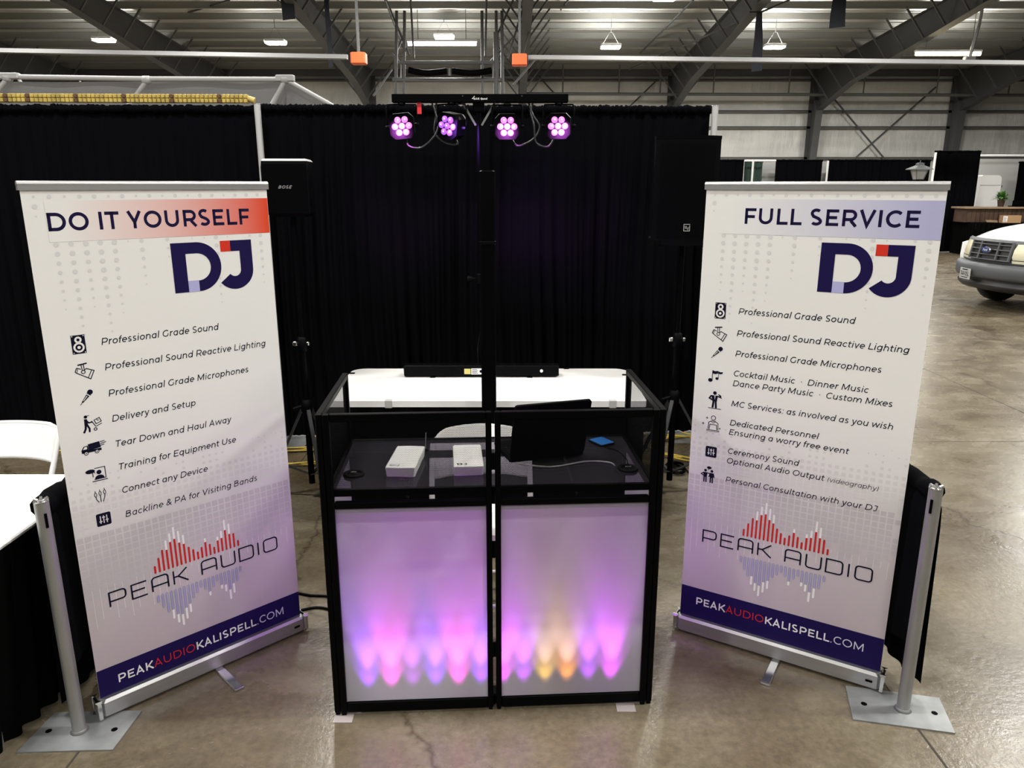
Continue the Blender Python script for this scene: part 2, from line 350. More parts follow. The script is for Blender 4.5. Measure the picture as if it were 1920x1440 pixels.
# ------------------------------------------------------------------ stroke lettering (wide geometric sans)
def arc(cx, cy, rx, ry, a0, a1, n=12):
    return [(cx + rx * math.cos(math.radians(a0 + (a1 - a0) * i / n)), cy + ry * math.sin(math.radians(a0 + (a1 - a0) * i / n))) for i in range(n + 1)]
def glyph(ch, h):
    C = .7; X = .52; T = C - h
    def bowl(cx, w=.25): return arc(cx, X / 2, w - h, X / 2 - h, 0, 360, 22)
    if ch == 'A': return .74, [[(.04 + h, 0), (.37, T + h * .3), (.70 - h, 0)], [(.16, .21), (.58, .21)]]
    if ch == 'B': return .75, [[(.1 + h, 0), (.1 + h, C)], [(.1, T), (.42, T)] + arc(.42, .535, .19 - h, .165 - h, 90, -90) + [(.1, .37)], [(.1, h), (.45, h)] + arc(.45, .185 + h / 2, .22 - h, .185 - h / 2, -90, 90) + [(.1, .37)]]
    if ch == 'C': return .73, [arc(.42, C / 2, .36 - h, C / 2 - h + .005, 45, 315, 22)]
    if ch == 'D': return .82, [[(.1 + h, 0), (.1 + h, C)], [(.1, T), (.40, T)] + arc(.40, C / 2, .37 - h, C / 2 - h, 90, -90, 18) + [(.1, h)]]
    if ch == 'E': return .67, [[(.1 + h, 0), (.1 + h, C)], [(.1, T), (.61, T)], [(.1, .355), (.55, .355)], [(.1, h), (.62, h)]]
    if ch == 'F': return .64, [[(.1 + h, 0), (.1 + h, C)], [(.1, T), (.60, T)], [(.1, .33), (.55, .33)]]
    if ch == 'G': return .79, [arc(.42, C / 2, .36 - h, C / 2 - h + .005, 48, 325, 22) + [(.69 - h, .10), (.69 - h, .35)]]
    if ch == 'H': return .81, [[(.1 + h, 0), (.1 + h, C)], [(.71 - h, 0), (.71 - h, C)], [(.1, .36), (.7, .36)]]
    if ch == 'I': return .30, [[(.15, 0), (.15, C)]]
    if ch == 'J': return .57, [[(.12, T), (.46 - h, T)], [(.46 - h, C), (.46 - h, .2)] + arc(.26, .2, .2 - h, .2 - h, 0, -150)]
    if ch == 'K': return .72, [[(.1 + h, 0), (.1 + h, C)], [(.66, C), (.13, .2)], [(.30, .38), (.68, 0)]]
    if ch == 'L': return .60, [[(.1 + h, 0), (.1 + h, C)], [(.1, h), (.58, h)]]
    if ch == 'M': return .95, [[(.1 + h, 0), (.1 + h, C)], [(.11 + h, C - .02), (.475, .12), (.84 - h, C - .02)], [(.85 - h, 0), (.85 - h, C)]]
    if ch == 'N': return .81, [[(.1 + h, 0), (.1 + h, C)], [(.11 + h, C - .02), (.70 - h, .02)], [(.71 - h, 0), (.71 - h, C)]]
    if ch == 'O': return .85, [arc(.425, C / 2, .375 - h, C / 2 - h + .005, 0, 360, 30)]
    if ch == 'P': return .72, [[(.1 + h, 0), (.1 + h, C)], [(.1, T), (.42, T)] + arc(.42, .46, .26 - h, .24 - h, 90, -90) + [(.1, .22 + h)]]
    if ch == 'Q': return .85, [arc(.425, C / 2, .375 - h, C / 2 - h, 0, 360, 30), [(.45, .1), (.7, -.1)]]
    if ch == 'R': return .73, [[(.1 + h, 0), (.1 + h, C)], [(.1, T), (.42, T)] + arc(.42, .46, .26 - h, .24 - h, 90, -90) + [(.1, .22 + h)], [(.44, .24), (.66, 0)]]
    if ch == 'S': return .63, [arc(.31, .525, .24 - h, .175 - h * .6, 40, 200, 10) + [(.2, .395), (.42, .30)] + arc(.33, .18, .245 - h, .18 - h, 30, -150, 12)]
    if ch == 'T': return .60, [[(.02, T), (.58, T)], [(.30, 0), (.30, C)]]
    if ch == 'U': return .80, [[(.09 + h, C), (.09 + h, .29)] + arc(.40, .29, .31 - h, .29 - h, 180, 360, 16) + [(.71 - h, C)]]
    if ch == 'V': return .72, [[(.03 + h, C), (.36, h * .7), (.69 - h, C)]]
    if ch == 'W': return 1.1, [[(.04 + h, C), (.30, h), (.55, T), (.80, h), (1.06 - h, C)]]
    if ch == 'Y': return .67, [[(.03 + h, C), (.335, .25), (.64 - h, C)], [(.335, 0), (.335, .27)]]
    if ch == 'X': return .66, [[(.05, C), (.61, 0)], [(.61, C), (.05, 0)]]
    if ch == 'a': return .63, [bowl(.31), [(.54 - h, 0), (.54 - h, X)]]
    if ch == 'b': return .65, [[(.08 + h, 0), (.08 + h, .74)], bowl(.34)]
    if ch == 'c': return .55, [arc(.30, X / 2, .25 - h, X / 2 - h, 45, 315, 18)]
    if ch == 'd': return .65, [bowl(.31), [(.57 - h, 0), (.57 - h, .74)]]
    if ch == 'e': return .59, [[(.07, .26), (.545 - h, .26)] + arc(.30, X / 2, .255 - h, X / 2 - h, 0, 310, 20)]
    if ch == 'f': return .34, [[(.16, 0), (.16, .58)] + arc(.30, .58, .14, .16 - h, 180, 80, 8), [(.04, X - h), (.34, X - h)]]
    if ch == 'g': return .65, [bowl(.31), [(.57 - h, X), (.57 - h, 0)] + arc(.31, -.02, .26 - h, .18 - h, 0, -145, 12)]
    if ch == 'h': return .64, [[(.08 + h, 0), (.08 + h, .74)], [(.08 + h, .28)] + arc(.32, .30, .24 - h, .22 - h, 180, 0, 12) + [(.56 - h, 0)]]
    if ch == 'i': return .27, [[(.135, 0), (.135, X)], [(.135, .63), (.135, .63 + 2 * h)]]
    if ch == 'j': return .27, [[(.135, X), (.135, -.1)] + arc(.04, -.1, .1, .1, 0, -90, 6), [(.135, .63), (.135, .63 + 2 * h)]]
    if ch == 'k': return .58, [[(.08 + h, 0), (.08 + h, .74)], [(.54, X), (.11, .13)], [(.26, .27), (.56, 0)]]
    if ch == 'l': return .27, [[(.135, 0), (.135, .74)]]
    if ch == 'm': return 1.0, [[(.08 + h, 0), (.08 + h, X)], [(.08 + h, .28)] + arc(.295, .30, .215 - h, .22 - h, 180, 0, 12) + [(.51 - h, 0)], [(.51 - h, .28)] + arc(.715, .30, .215 - h, .22 - h, 180, 0, 12) + [(.93 - h, 0)]]
    if ch == 'n': return .64, [[(.08 + h, 0), (.08 + h, X)], [(.08 + h, .28)] + arc(.32, .30, .24 - h, .22 - h, 180, 0, 12) + [(.56 - h, 0)]]
    if ch == 'o': return .61, [bowl(.305, .26)]
    if ch == 'p': return .65, [[(.08 + h, -.2), (.08 + h, X)], bowl(.34)]
    if ch == 'q': return .65, [bowl(.31), [(.57 - h, -.2), (.57 - h, X)]]
    if ch == 'r': return .40, [[(.08 + h, 0), (.08 + h, X)], [(.08 + h, .26)] + arc(.33, .26, .25 - h, .26 - h, 180, 80, 8)]
    if ch == 's': return .49, [arc(.25, .385, .18 - h, .135 - h * .6, 40, 205, 9) + [(.16, .29), (.33, .23)] + arc(.245, .13, .2 - h, .13 - h, 30, -150, 10)]
    if ch == 't': return .39, [[(.16, .66), (.16, .14)] + arc(.29, .14, .13, .14 - h, 180, 290, 8), [(.03, X - h), (.35, X - h)]]
    if ch == 'u': return .64, [[(.08 + h, X), (.08 + h, .22)] + arc(.32, .22, .24 - h, .22 - h, 180, 360, 12), [(.56 - h, X), (.56 - h, 0)]]
    if ch == 'v': return .54, [[(.02 + h, X), (.27, h * .6), (.52 - h, X)]]
    if ch == 'w': return .86, [[(.02 + h, X), (.225, h), (.43, X - h), (.635, h), (.84 - h, X)]]
    if ch == 'x': return .53, [[(.04, X), (.49, 0)], [(.49, X), (.04, 0)]]
    if ch == 'y': return .54, [[(.02 + h, X), (.28, .02)], [(.52 - h, X), (.25, -.12), (.18, -.17), (.06, -.17)]]
    if ch == 'z': return .5, [[(.05, X - h), (.44, X - h), (.06, h), (.46, h)]]
    if ch == '&': return .68, [[(.64, .0), (.2, .46)] + arc(.32, .56, .12, .12, 200, -20, 10) + [(.40, .47), (.16, .30)] + arc(.25, .17, .19 - h, .17 - h, 140, 330, 12) + [(.62, .33)]]
    if ch == ':': return .25, [[(.125, 0), (.125, .09)], [(.125, .40), (.125, .49)]]
    if ch == '.': return .25, [[(.125, 0), (.125, 2.2 * h)]]
    if ch == '\u00b7': return .25, [[(.125, .26), (.125, .26 + 2 * h)]]
    if ch == '(': return .34, [arc(.42, .3, .26, .5, 135, 225, 8)]
    if ch == ')': return .34, [arc(-.08, .3, .26, .5, 45, -45, 8)]
    if ch == '0': return .66, [arc(.33, C / 2, .27 - h, C / 2 - h, 0, 360, 24)]
    if ch == '4': return .66, [[(.42, C), (.08, .2), (.62, .2)], [(.46, .36), (.46, 0)]]
    if ch == '7': return .6, [[(.05, T), (.54, T), (.2, 0)]]
    if ch == '9': return .63, [arc(.31, .46, .25 - h, .24 - h, 0, 360, 18), [(.56 - h, .46), (.5, .18), (.3, h)]]
    if ch == '5': return .6, [[(.52, T), (.16, T), (.13, .40), (.3, .43)] + arc(.3, .215, .24 - h, .215 - h, 90, -150, 12)]
    if ch == '1': return .35, [[(.05, .62), (.22, T), (.22, 0)]]
    return .26, []
def ribbon(mb, pts, w, fn, mi=0):
    closed = len(pts) > 3 and (Vector(pts[0]) - Vector(pts[-1])).length < 1e-6
    P = [Vector(p) for p in (pts[:-1] if closed else pts)]
    Q = [P[0]]
    for p in P[1:]:
        if (p - Q[-1]).length > 1e-6: Q.append(p)
    P = Q; n = len(P)
    if n < 2: return
    L_, R_ = [], []
    for i in range(n):
        a = P[i - 1] if (i > 0 or closed) else None; b = P[(i + 1) % n] if (i < n - 1 or closed) else None
        d1 = (P[i] - a).normalized() if a is not None else None; d2 = (b - P[i]).normalized() if b is not None else None
        d1 = d1 if d1 is not None else d2; d2 = d2 if d2 is not None else d1
        n1 = Vector((-d1.y, d1.x)); n2 = Vector((-d2.y, d2.x)); m = n1 + n2
        if m.length < .3: m = n1; k = 1
        else: m.normalize(); k = min(1 / max(m.dot(n1), .2), 2.4)
        L_.append(P[i] + m * (w / 2 * k)); R_.append(P[i] - m * (w / 2 * k))
    v = [fn(*p) for p in L_] + [fn(*p) for p in R_]
    mb.add(v, [(n + i, n + (i + 1) % n, (i + 1) % n, i) for i in range(n if closed else n - 1)], mi)
def text_width(s, t, track=0.0): return sum(glyph(c, t / 2)[0] + track for c in s)
def text(mb, s, x0, y0, size, fn, t=.075, shear=0.0, width=None, track=0.0, mi=0):
    """letters starting at (x0, y0); width squeezes or stretches the line to that length"""
    kx = size if width is None else width / text_width(s, t, track); x = 0.0
    for c in s:
        adv, st = glyph(c, t / 2)
        for pl in st: ribbon(mb, [((x + p + q * shear), q) for p, q in pl], t, lambda p, q: fn(x0 + p * kx, y0 + q * size), mi)
        x += adv + track
    return x0 + x * kx
def disc(mb, cx, cy, rx, ry, fn, mi=0, n=16):
    mb.add([fn(cx + rx * math.cos(2 * PI * i / n), cy + ry * math.sin(2 * PI * i / n)) for i in range(n)], [tuple(range(n))], mi)
def rect(mb, x0, y0, x1, y1, fn, mi=0): mb.add([fn(x0, y0), fn(x1, y0), fn(x1, y1), fn(x0, y1)], [(0, 1, 2, 3)], mi)
def poly(mb, pts, fn, mi=0): mb.add([fn(*p) for p in pts], [tuple(range(len(pts)))], mi)

# ================================================================== THE HALL
HX0, HX1, WY = -34.0, 40.0, 34.0
def roof(y): return 6.65 + .07 * (WY - y)
b = MB(); b.grid(lambda u, v: (HX0 + (HX1 - HX0) * u, -14 + (WY + .2 + 14) * v, 0), 8, 8, smooth=False)
struct(b.build('floor', 'floor'))
# saw cut control joints in the slab
M['joint'] = mat('saw_cut_joint', (.035, .028, .02), .9)
for i, x in enumerate((-4.45, -1.495, 1.46, 4.40, 7.35, 10.3)):
    b = MB().box(x - .004, -4, -.002, x + .004, 33, .0009); struct(b.build('trim_%d' % (i + 1), 'joint'))
for i, y in enumerate((5.496, 11.4, 17.3)):
    b = MB().box(-14, y - .004, -.002, 26, y + .004, .0008); struct(b.build('trim_%d' % (i + 7), 'joint'))
b = MB(); b.grid(lambda u, v: (HX0 + (HX1 - HX0) * u, WY, 7.0 * v), 10, 4, smooth=False); struct(b.build('wall_back', 'insul'))
b = MB(); b.grid(lambda u, v: (HX0 + (HX1 - HX0) * u, WY + .1 - (WY + 14) * v, roof(WY - (WY + 14) * v)), 10, 10, smooth=False); struct(b.build('ceiling', 'roofi'))
for nm, x_ in (('wall_left', HX0), ('wall_right', HX1)):
    b = MB(); b.grid(lambda u, v: (x_, -14 + (WY + 14) * u, v * (roof(-14 + (WY + 14) * u) - .02)), 10, 4, smooth=False); struct(b.build(nm, 'insul'))
# wall girts
for z, h in ((6.14, .10), (4.91, .10), (4.27, .10), (3.03, .09), (1.6, .1)):
    b = MB().box(HX0, WY - .22, z - h / 2, HX1, WY - .20, z + h / 2); b.box(HX0, WY - .22, z + h / 2 - .02, HX1, WY - .01, z + h / 2)
    struct(b.build('girt_beam', 'girt'))
b = MB().box(HX0, WY - .42, 6.3, HX1, WY - .2, 6.58); struct(b.build('eave_beam', 'steel'))
# purlins: bright lower flange, darker web
y = WY - 1.0
while y > 17:
    b = MB().box(HX0, y - .006, roof(y) - .24, HX1, y + .006, roof(y) - .03); b.box(HX0, y - .075, roof(y) - .245, HX1, y + .006, roof(y) - .23)
    struct(b.build('purlin_beam', 'purlin')); y -= 1.15
# tapered steel frames: column at the wall and rafter rising towards the camera
FRAME_X = (-30.2, -24.1, -18.0, -11.9, -5.84, .42, 6.64, 12.6, 18.5, 24.5)
low = [(33.45, 0), (32.95, 4.9), (30.0, 5.62), (26.0, 6.08), (22.0, 6.58), (8.0, 7.35), (-6.0, 8.1)]
for fx_ in FRAME_X:
    b = MB(); n = len(low)
    up_ = [(33.8, 0), (33.8, roof(33.8) - .28)] + [(yy, roof(yy) - .26) for yy in (30, 26, 22, 8, -6)]
    for i in range(n - 1):
        a0, a1, c0, c1 = low[i], low[i + 1], up_[i], up_[i + 1]
        b.add([(fx_ + sx, *p) for sx in (-.008, .008) for p in (a0, a1, c1, c0)], [(0, 1, 2, 3), (7, 6, 5, 4)])
        for p, q in ((a0, a1), (c0, c1)):
            b.add([(fx_ + sx, p[0], p[1] + dz) if abs(q[1] - p[1]) < 3 else (fx_ + sx, p[0] + dz, p[1]) for dz in (0, -.02) for sx in (-.14, .14)] +
                  [(fx_ + sx, q[0], q[1] + dz) if abs(q[1] - p[1]) < 3 else (fx_ + sx, q[0] + dz, q[1]) for dz in (0, -.02) for sx in (-.14, .14)],
                  [(0, 1, 5, 4), (2, 6, 7, 3), (0, 4, 6, 2), (1, 3, 7, 5)])
    # bolted end plates and stiffeners
    for k in (1, 4):
        p, q = low[k], up_[k]
        b.add([(fx_ + sx, p[0] + dy, p[1]) for dy in (-.03, .03) for sx in (-.15, .15)] + [(fx_ + sx, q[0] + dy, q[1]) for dy in (-.03, .03) for sx in (-.15, .15)],
              [(0, 1, 5, 4), (2, 6, 7, 3), (0, 4, 6, 2), (1, 3, 7, 5)])
    rb = b.build('roof_beam', 'steel'); struct(rb)
    # flange braces up to the purlins
    b = MB(); y = WY - 2.15
    while y > 20:
        for k in range(n - 1):
            if low[k + 1][0] <= y <= low[k][0]:
                t = (low[k][0] - y) / (low[k][0] - low[k + 1][0]); zb_ = low[k][1] + t * (low[k + 1][1] - low[k][1])
        for s in (-1, 1): b.bar((fx_ + s * .1, y, zb_ + .03), (fx_ + s * (roof(y) - .2 - zb_) * .85, y, roof(y) - .2), .05, .05)
        y -= 1.15
    struct(b.build('flange_brace_beam', 'steel', rb))
# wall bracing rods
for a, c in (((1555, 175), (1662, 302)), ((1755, 163), (1597, 302)), ((1232, 150), (1172, 208)), ((1000, 132), (1040, 176))):
    p, q = at(*a, 33.6), at(*c, 33.6); b = MB().tube([p, q], .035, 6); struct(b.build('brace_beam', 'steel'))
# roof bracing rods seen overhead
for a, ya, c, yc in (((520, 0), 22, (620, 95), 30), ((95, 0), 22, (345, 110), 30), ((1035, 40), 29, (1065, 0), 24), ((1480, 0), 22, (1180, 130), 31), ((300, 40), 28, (430, 0), 24), ((760, 100), 30, (722, 0), 22), ((1200, 100), 30, (1300, 0), 24)):
    b = MB().tube([at(*a, ya), at(*c, yc)], .028, 6); struct(b.build('brace_beam', 'steel'))

# sprinkler main along the wall, with drops and hangers
t = thing('sprinkler_pipe', 'long thin grey pipe running along the far hall wall below the roof beams', 'pipe', (10, 32.4, 5.5))
b = MB().tube([(0.5, 32.4, 5.46), (36, 32.4, 5.36)], .06, 8); b.build('main_pipe', 'girt', t, True)
for px in (1055, 1160, 1237, 1337, 1478, 1618, 1755, 1890):
    p = at(px, 180, 32.4); b = MB().tube([(p.x, 32.4, 5.4), (p.x, 32.4, 6.55)], .03, 6); b.build('hanger', 'girt', t, True)
# long channel rails
def rail(a, c, Y, label):
    p, q = at(*a, Y), at(*c, Y)
    b = MB().bar(p, q, .09, .11); b.bar(p + Vector((0, -.1, -.05)), q + Vector((0, -.1, -.05)), .11, .012)
    o = b.build('cable_tray', M['tray']); return tag(o, label, 'cable tray')
M['tray'] = mat('galvanised_tray', (.24, .24, .24), .5, .5)
rail((-60, 94), (652, 107), 20, 'long galvanised tray hanging over the dark drapes at left, ending at an orange block')
rail((990, 108), (1990, 119), 20, 'long galvanised tray hanging under the roof on the right, beginning at an orange block')
for (px, py), lb in (((673, 110), 'orange block at the right end of the left hanging tray'), ((974, 113), 'orange block at the left end of the right hanging tray')):
    p = at(px, py, 19.8); t = thing('rail_end_pad', lb, 'pad', p)
    MB().box(-.18, -.16, -.13, .18, .16, .13, bev=.03).build('pad', 'orange', t)
    MB().box(-.03, -.03, .13, .03, .03, roof(19.8) - .24 - p.z).build('bracket', 'steel', t)

# the basketball backstop folded up under the roof
Y = 24.0
t = thing('basketball_backstop', 'folded backstop frame of grey pipes hanging behind the purple lights', 'backstop', at(835, 150, Y))
def pz(px, py, dy=0.0): return at(px, py, Y + dy)
for px in (742, 757, 905, 932, 943): MB().tube([pz(px, 200), pz(px + (835 - px) * .02, 20)], .045, 8).build('hanger_pipe', 'steel', t, True)
b = MB().tube([pz(736, 150), pz(940, 150)], .06, 8); b.tube([pz(750, 118), pz(925, 118)], .05, 8); b.tube([pz(930, 60), pz(930, 200)], .08, 8)
for a, c in (((735, 100), (760, 130)), ((760, 60), (742, 100)), ((915, 120), (962, 70)), ((962, 0), (930, 70)), ((735, 130), (700, 180)), ((724, 0), (768, 104)), ((1000, 30), (978, 110)), ((985, 0), (952, 110)), ((1005, 110), (962, 160)), ((770, 0), (776, 110)), ((912, 0), (910, 105)), ((940, 50), (940, 190))): b.tube([pz(*a, .6), pz(*c)], .03, 6)
b.build('strut', 'steel', t, True)
b = MB().tube([pz(752, 152), pz(752, 116), pz(925, 116), pz(925, 152)], .035, 8)
b.tube([pz(752, 148), pz(925, 148)], .03, 8); b.build('backboard_frame', 'pipe', t, True)
b = MB()
for a, m_, c in (((766, 131), (800, 137), (838, 133)), ((848, 133), (885, 137), (922, 132))):
    b.tube(smooth_path([pz(*a, -.3), pz(*m_, -.3), pz(*c, -.3)], 6), .09, 8)
b.build('edge_padding', 'blackm', t, True)
b = MB().tube([pz(843, 128, -.3), pz(843, 142, -.3)], .05, 8); b.build('pad_clip', 'girt', t, True)
# dark cloth strips hanging under the roof
M['strip'] = mat('dark_navy_strip', (.010, .012, .020), .8)
for (px, y0, y1, w, tw, lb, Y) in ((539, -60, 38, .33, .1, 'short dark cloth strip hanging at the top left of the purple light bar', 22), (618, -60, 128, .12, .05, 'thin long dark strip hanging near the left orange block', 22),
                            (1416, 22, 135, .30, .2, 'long dark strip hanging below a roof beam above the right speaker', 22.6), (1567, -70, 53, .42, .16, 'wide dark strip hanging from the roof above the right banner', 22)):
    p0, p1 = at(px, y0, Y), at(px, y1, Y)
    if Y == 22: p0.z = roof(22) - .03
    L_ = p0.z - p1.z; b = MB()
    for dy in (0, .015): b.grid(lambda u, v: (p1.x + (u - .5) * w * math.cos(tw * v * 4) + .04 * (1 - v), Y + dy + (u - .5) * w * math.sin(tw * v * 4) + .02 * math.sin(9 * v), p1.z + L_ * v + .04 * u * (1 - v)), 4, 16)
    b.box(p0.x - w / 2, Y - .01, p0.z - .02, p0.x + w / 2 + .02, Y + .02, p0.z + .02)
    tag(b.build('hanging_strip', 'strip'), lb, 'strip')

# ceiling lights
def bay_light(px, py, lb, Yl=26.0):
    p = at(px, py, Yl); t = thing('high_bay_light', lb, 'ceiling light', p, 0, 'high bay lights under the roof')
    MB().box(-.32, -.2, .02, .32, .2, .10, bev=.03).build('housing', 'white', t)
    MB().box(-.30, -.18, -.03, .30, .18, .018, bev=.02).build('diffuser', 'lamp', t)
    hg = MB()
    for s in (-1, 1): hg.tube([(s * .25, 0, .1), (s * .04, 0, .45)], .004, 5)
    hg.tube([(0, 0, .44), (0, 0, roof(Yl) - p.z - .24)], .012, 5); hg.build('hanger', 'steel', t)
bay_light(195, 76, 'lit high bay light at the far left, above the long tray')
bay_light(517, 81, 'lit high bay light over the left banner, second from the left')
bay_light(833, 70, 'lit high bay light above the linear tube over the purple lights')
bay_light(1145, 89, 'lit high bay light just right of the purple light bar')
bay_light(1452, 89, 'lit high bay light over the right banner')
bay_light(1246, -2, 'lit high bay light cut by the top edge between the right beams', 23)
def linear(px0, px1, py, m_, lb, Yl):
    p, q = at(px0, py, Yl), at(px1, py, Yl); c = (p + q) / 2; h = (q.x - p.x) / 2
    t = thing('linear_light', lb, 'ceiling light', c)
    MB().box(-h - .03, -.07, .05, h + .03, .07, .11, bev=.015).build('housing', 'white', t)
    MB().tube([(-h, 0, 0), (h, 0, 0)], .055, 10).build('tube', m_, t)
    for s in (-1, 1): MB().tube([(s * h * .7, 0, .1), (s * h * .7, 0, roof(Yl) - c.z - .24)], .012, 5).build('hanger', 'girt', t)
linear(765, 893, 82, 'lamp', 'long lit white tube light above the purple light bar', 25)
linear(1717, 1838, 101, 'lampw', 'long lit warm tube light at the far right under the roof', 25)
p = at(1818, 108, 24.7)
b = MB().box(p.x - .16, p.y - .1, p.z - .16, p.x + .16, p.y + .1, p.z + .02, bev=.03); b.tube([p, at(1836, 45, 24.7), at(1842, 14, 24.7)], .05, 8)
tag(b.build('junction_box', 'pipe'), 'grey junction box and conduit beside the warm tube light', 'conduit')

# ------------------------------------------------------------------ drapes
def curtain(name, p0, p1, zt, zb, label, pleats, group=None, m_='velvet', amp=.022, top=True, seed=1, flare=0.0, cat='drape', nz=10):
    """pleated cloth hung on a rail from p0 to p1 (x, y), with a gathered rod pocket at the top"""
    rnd = random.Random(seed); p0 = Vector((*p0, 0)); p1 = Vector((*p1, 0)); d = p1 - p0; L_ = d.length; d.normalize(); nrm = Vector((d.y, -d.x, 0))
    ph = [rnd.uniform(0, 6.28) for _ in range(6)]; nu = int(pleats * 9)
    def wave(u):
        return math.sin(pleats * 6.283 * u + ph[0] + .9 * math.sin(7.3 * u + ph[1])) * (.6 + .4 * math.sin(pleats * 1.7 * u + ph[2])) + .45 * math.sin(pleats * 2.2 * 6.283 * u + ph[3])
    def fn(u, v):
        a = amp * (.35 + .65 * min(1, v * 3)) * (1 + .35 * math.sin(5 * v + ph[4] + 20 * u))
        q = p0 + d * (L_ * (u + .012 / max(1, L_) * math.sin(4 * v + 17 * u))) + nrm * (wave(u + .006 * math.sin(3 * v + ph[5])) * a + flare * v)
        return (q.x, q.y, zt + (zb - zt) * v)
    b = MB(); b.grid(fn, nu, nz)
    if top:      # ruffled rod pocket
        n = int(pleats * 10)
        pts = [p0 + d * (L_ * i / n) + Vector((0, 0, zt + .012 + rnd.uniform(-.004, .006))) + nrm * rnd.uniform(-.004, .004) for i in range(n + 1)]
        b.tube(pts, [.026 + rnd.uniform(-.004, .008) for _ in pts], 8)
    o = b.build(name, m_); return tag(o, label, cat, group)
LB, RB = (-1.75, 5.617), (1.4125, 5.736)
curtain('drape', (-1.765, 5.62), (1.425, 5.734), 2.40, .008, 'tall black pleated drape behind the booth, between the two white back poles', 34, seed=3)
curtain('drape', (-4.6, 5.60), (-1.735, 5.70), 2.40, .008, 'tall black drape behind the left banner, under the yellow segmented strip', 26, seed=5, amp=.012)
def pole(name, x, y, h, r, lb, label_cat='pole', slot=False, plate=.2, rot=0.0, plate_pts=None):
    t = thing(name, lb, label_cat, (x, y, 0))
    MB().tube([(0, 0, .006), (0, 0, h)], r, 20).build('tube', 'polew' if h > 2 else 'pipe', t)
    b = MB().lathe([(r * .8, h - .001), (r * 1.0, h + .001), (r * .96, h + .006), (r * .4, h + .004)], n=20); b.build('cap', 'chrome', t)
    if slot:
        b = MB()
        for s in range(6):
            a = s * PI / 3; b.bar((r * .55 * math.cos(a), r * .55 * math.sin(a), h + .004), (r * 1.04 * math.cos(a), r * 1.04 * math.sin(a), h + .008), .008, .008)
        b.build('crimp', 'chrome', t)
        b = MB(); vx, vy = -x, -y; q = math.atan2(vy, vx) + slot
        b.box(-.004, -.004, h - .085, .004, .002, h - .035)
        o = b.build('slot', 'blackm', t); o.location = (r * math.cos(q), r * math.sin(q), 0); o.rotation_euler = (0, 0, q + PI / 2)
    if plate_pts:
        vs = [Vector((px_ - x, py_ - y, 0)) for px_, py_ in plate_pts]
        b = MB(); b.prism([(v.x, v.y) for v in vs], lambda p, q, z: (p, q, z), .001, .006); pl = b.build('base_plate', 'plate', t)
        for s in (-1, 1):
            c = (vs[0] + vs[3]) / 2 * .72 if s < 0 else (vs[1] + vs[2]) / 2 * .72
            MB().lathe([(.011, .0062), (.011, .0068)], (c.x, c.y, 0), n=12).build('bolt_hole', 'blackm', pl)
        b = MB().lathe([(r * 1.0, .006), (r * 1.35, .006), (r * 1.05, .016)], n=20); b.build('weld_bead', 'pipe', t)
    else:
        MB().box(-plate, -plate, .001, plate, plate, .006).build('base_plate', 'plate', t)
    return t
pole('drape_pole', LB[0], LB[1] - .09, 2.43, .022, 'tall white back pole between the left banner and the black drape')
pole('drape_pole', RB[0] + .015, RB[1] - .09, 2.43, .022, 'tall white back pole behind the right speaker')
#tb = MB().tube([(*LB, 2.40), (*RB, 2.405)], .018, 10); tag(tb.build('drape_crossbar', 'pipe'), 'crossbar carrying the booth back drape, inside its gathered top edge', 'crossbar')
# low front posts on steel plates
LP, RP = (-1.546, 2.313), (1.454, 2.427)
pole('rail_post', *LP, .886, .0225, 'short grey post on a steel plate in front of the left banner', slot=.25, plate_pts=[(-1.704, 2.206), (-1.379, 2.218), (-1.374, 2.420), (-1.69, 2.41)])
pole('rail_post', *RP, .886, .0225, 'short grey post on a steel plate beside the right banner', slot=-.3, plate_pts=[(1.245, 2.372), (1.578, 2.300), (1.625, 2.492), (1.299, 2.564)])
# low side rails with black cloth
def side_rail(a, c, lb, sgn, seed):
    t = thing('rail_drape', lb, 'drape', (*a, 0))
    p0 = Vector((a[0] + sgn * .022, a[1] + .03, .85)); p1 = Vector((c[0] + sgn * .022, c[1] - .16, .85))
    MB().tube([p0, p1], .016, 10).build('rail', 'pipe', t, True)
    d = (p1 - p0); L_ = d.length; rnd = random.Random(seed); n = 220
    def wv(u): return (math.sin(150 * u + 2 * math.sin(9 * u)) * .012 + .008 * math.sin(67 * u + seed)) * min(1, .35 + u * 3)
    b = MB()
    def fn(u, v):
        s = max(0, 1 - u * 9)                      # the loose front corner hangs lower and swings out
        q = p0 + d * u
        return (q.x + wv(u) * (.4 + v) + sgn * (.028 * math.sqrt(min(1, v * 8)) + .05 * s * v), q.y - .0 + .05 * s * v, .875 - (.80 + .02 * s) * v)
    b.grid(fn, n, 10)
    b.grid(lambda u, v: ((p0 + d * u).x + wv(u) * (.4 + v) - sgn * (.026 * math.sqrt(min(1, v * 8))), (p0 + d * u).y, .875 - .62 * v), n, 8)
    pts = [p0 + d * (i / 90) + Vector((rnd.uniform(-.004, .004), 0, .006 + rnd.uniform(-.006, .008))) for i in range(91)]
    b.tube(pts, [.032 + rnd.uniform(-.006, .008) for _ in pts], 9)
    b.build('cloth', 'velvet', t, True)
side_rail(LP, LB, 'low black drape on the rail behind the left grey post', -1, 4)
side_rail(RP, RB, 'low black drape on the rail behind the right grey post', 1, 9)

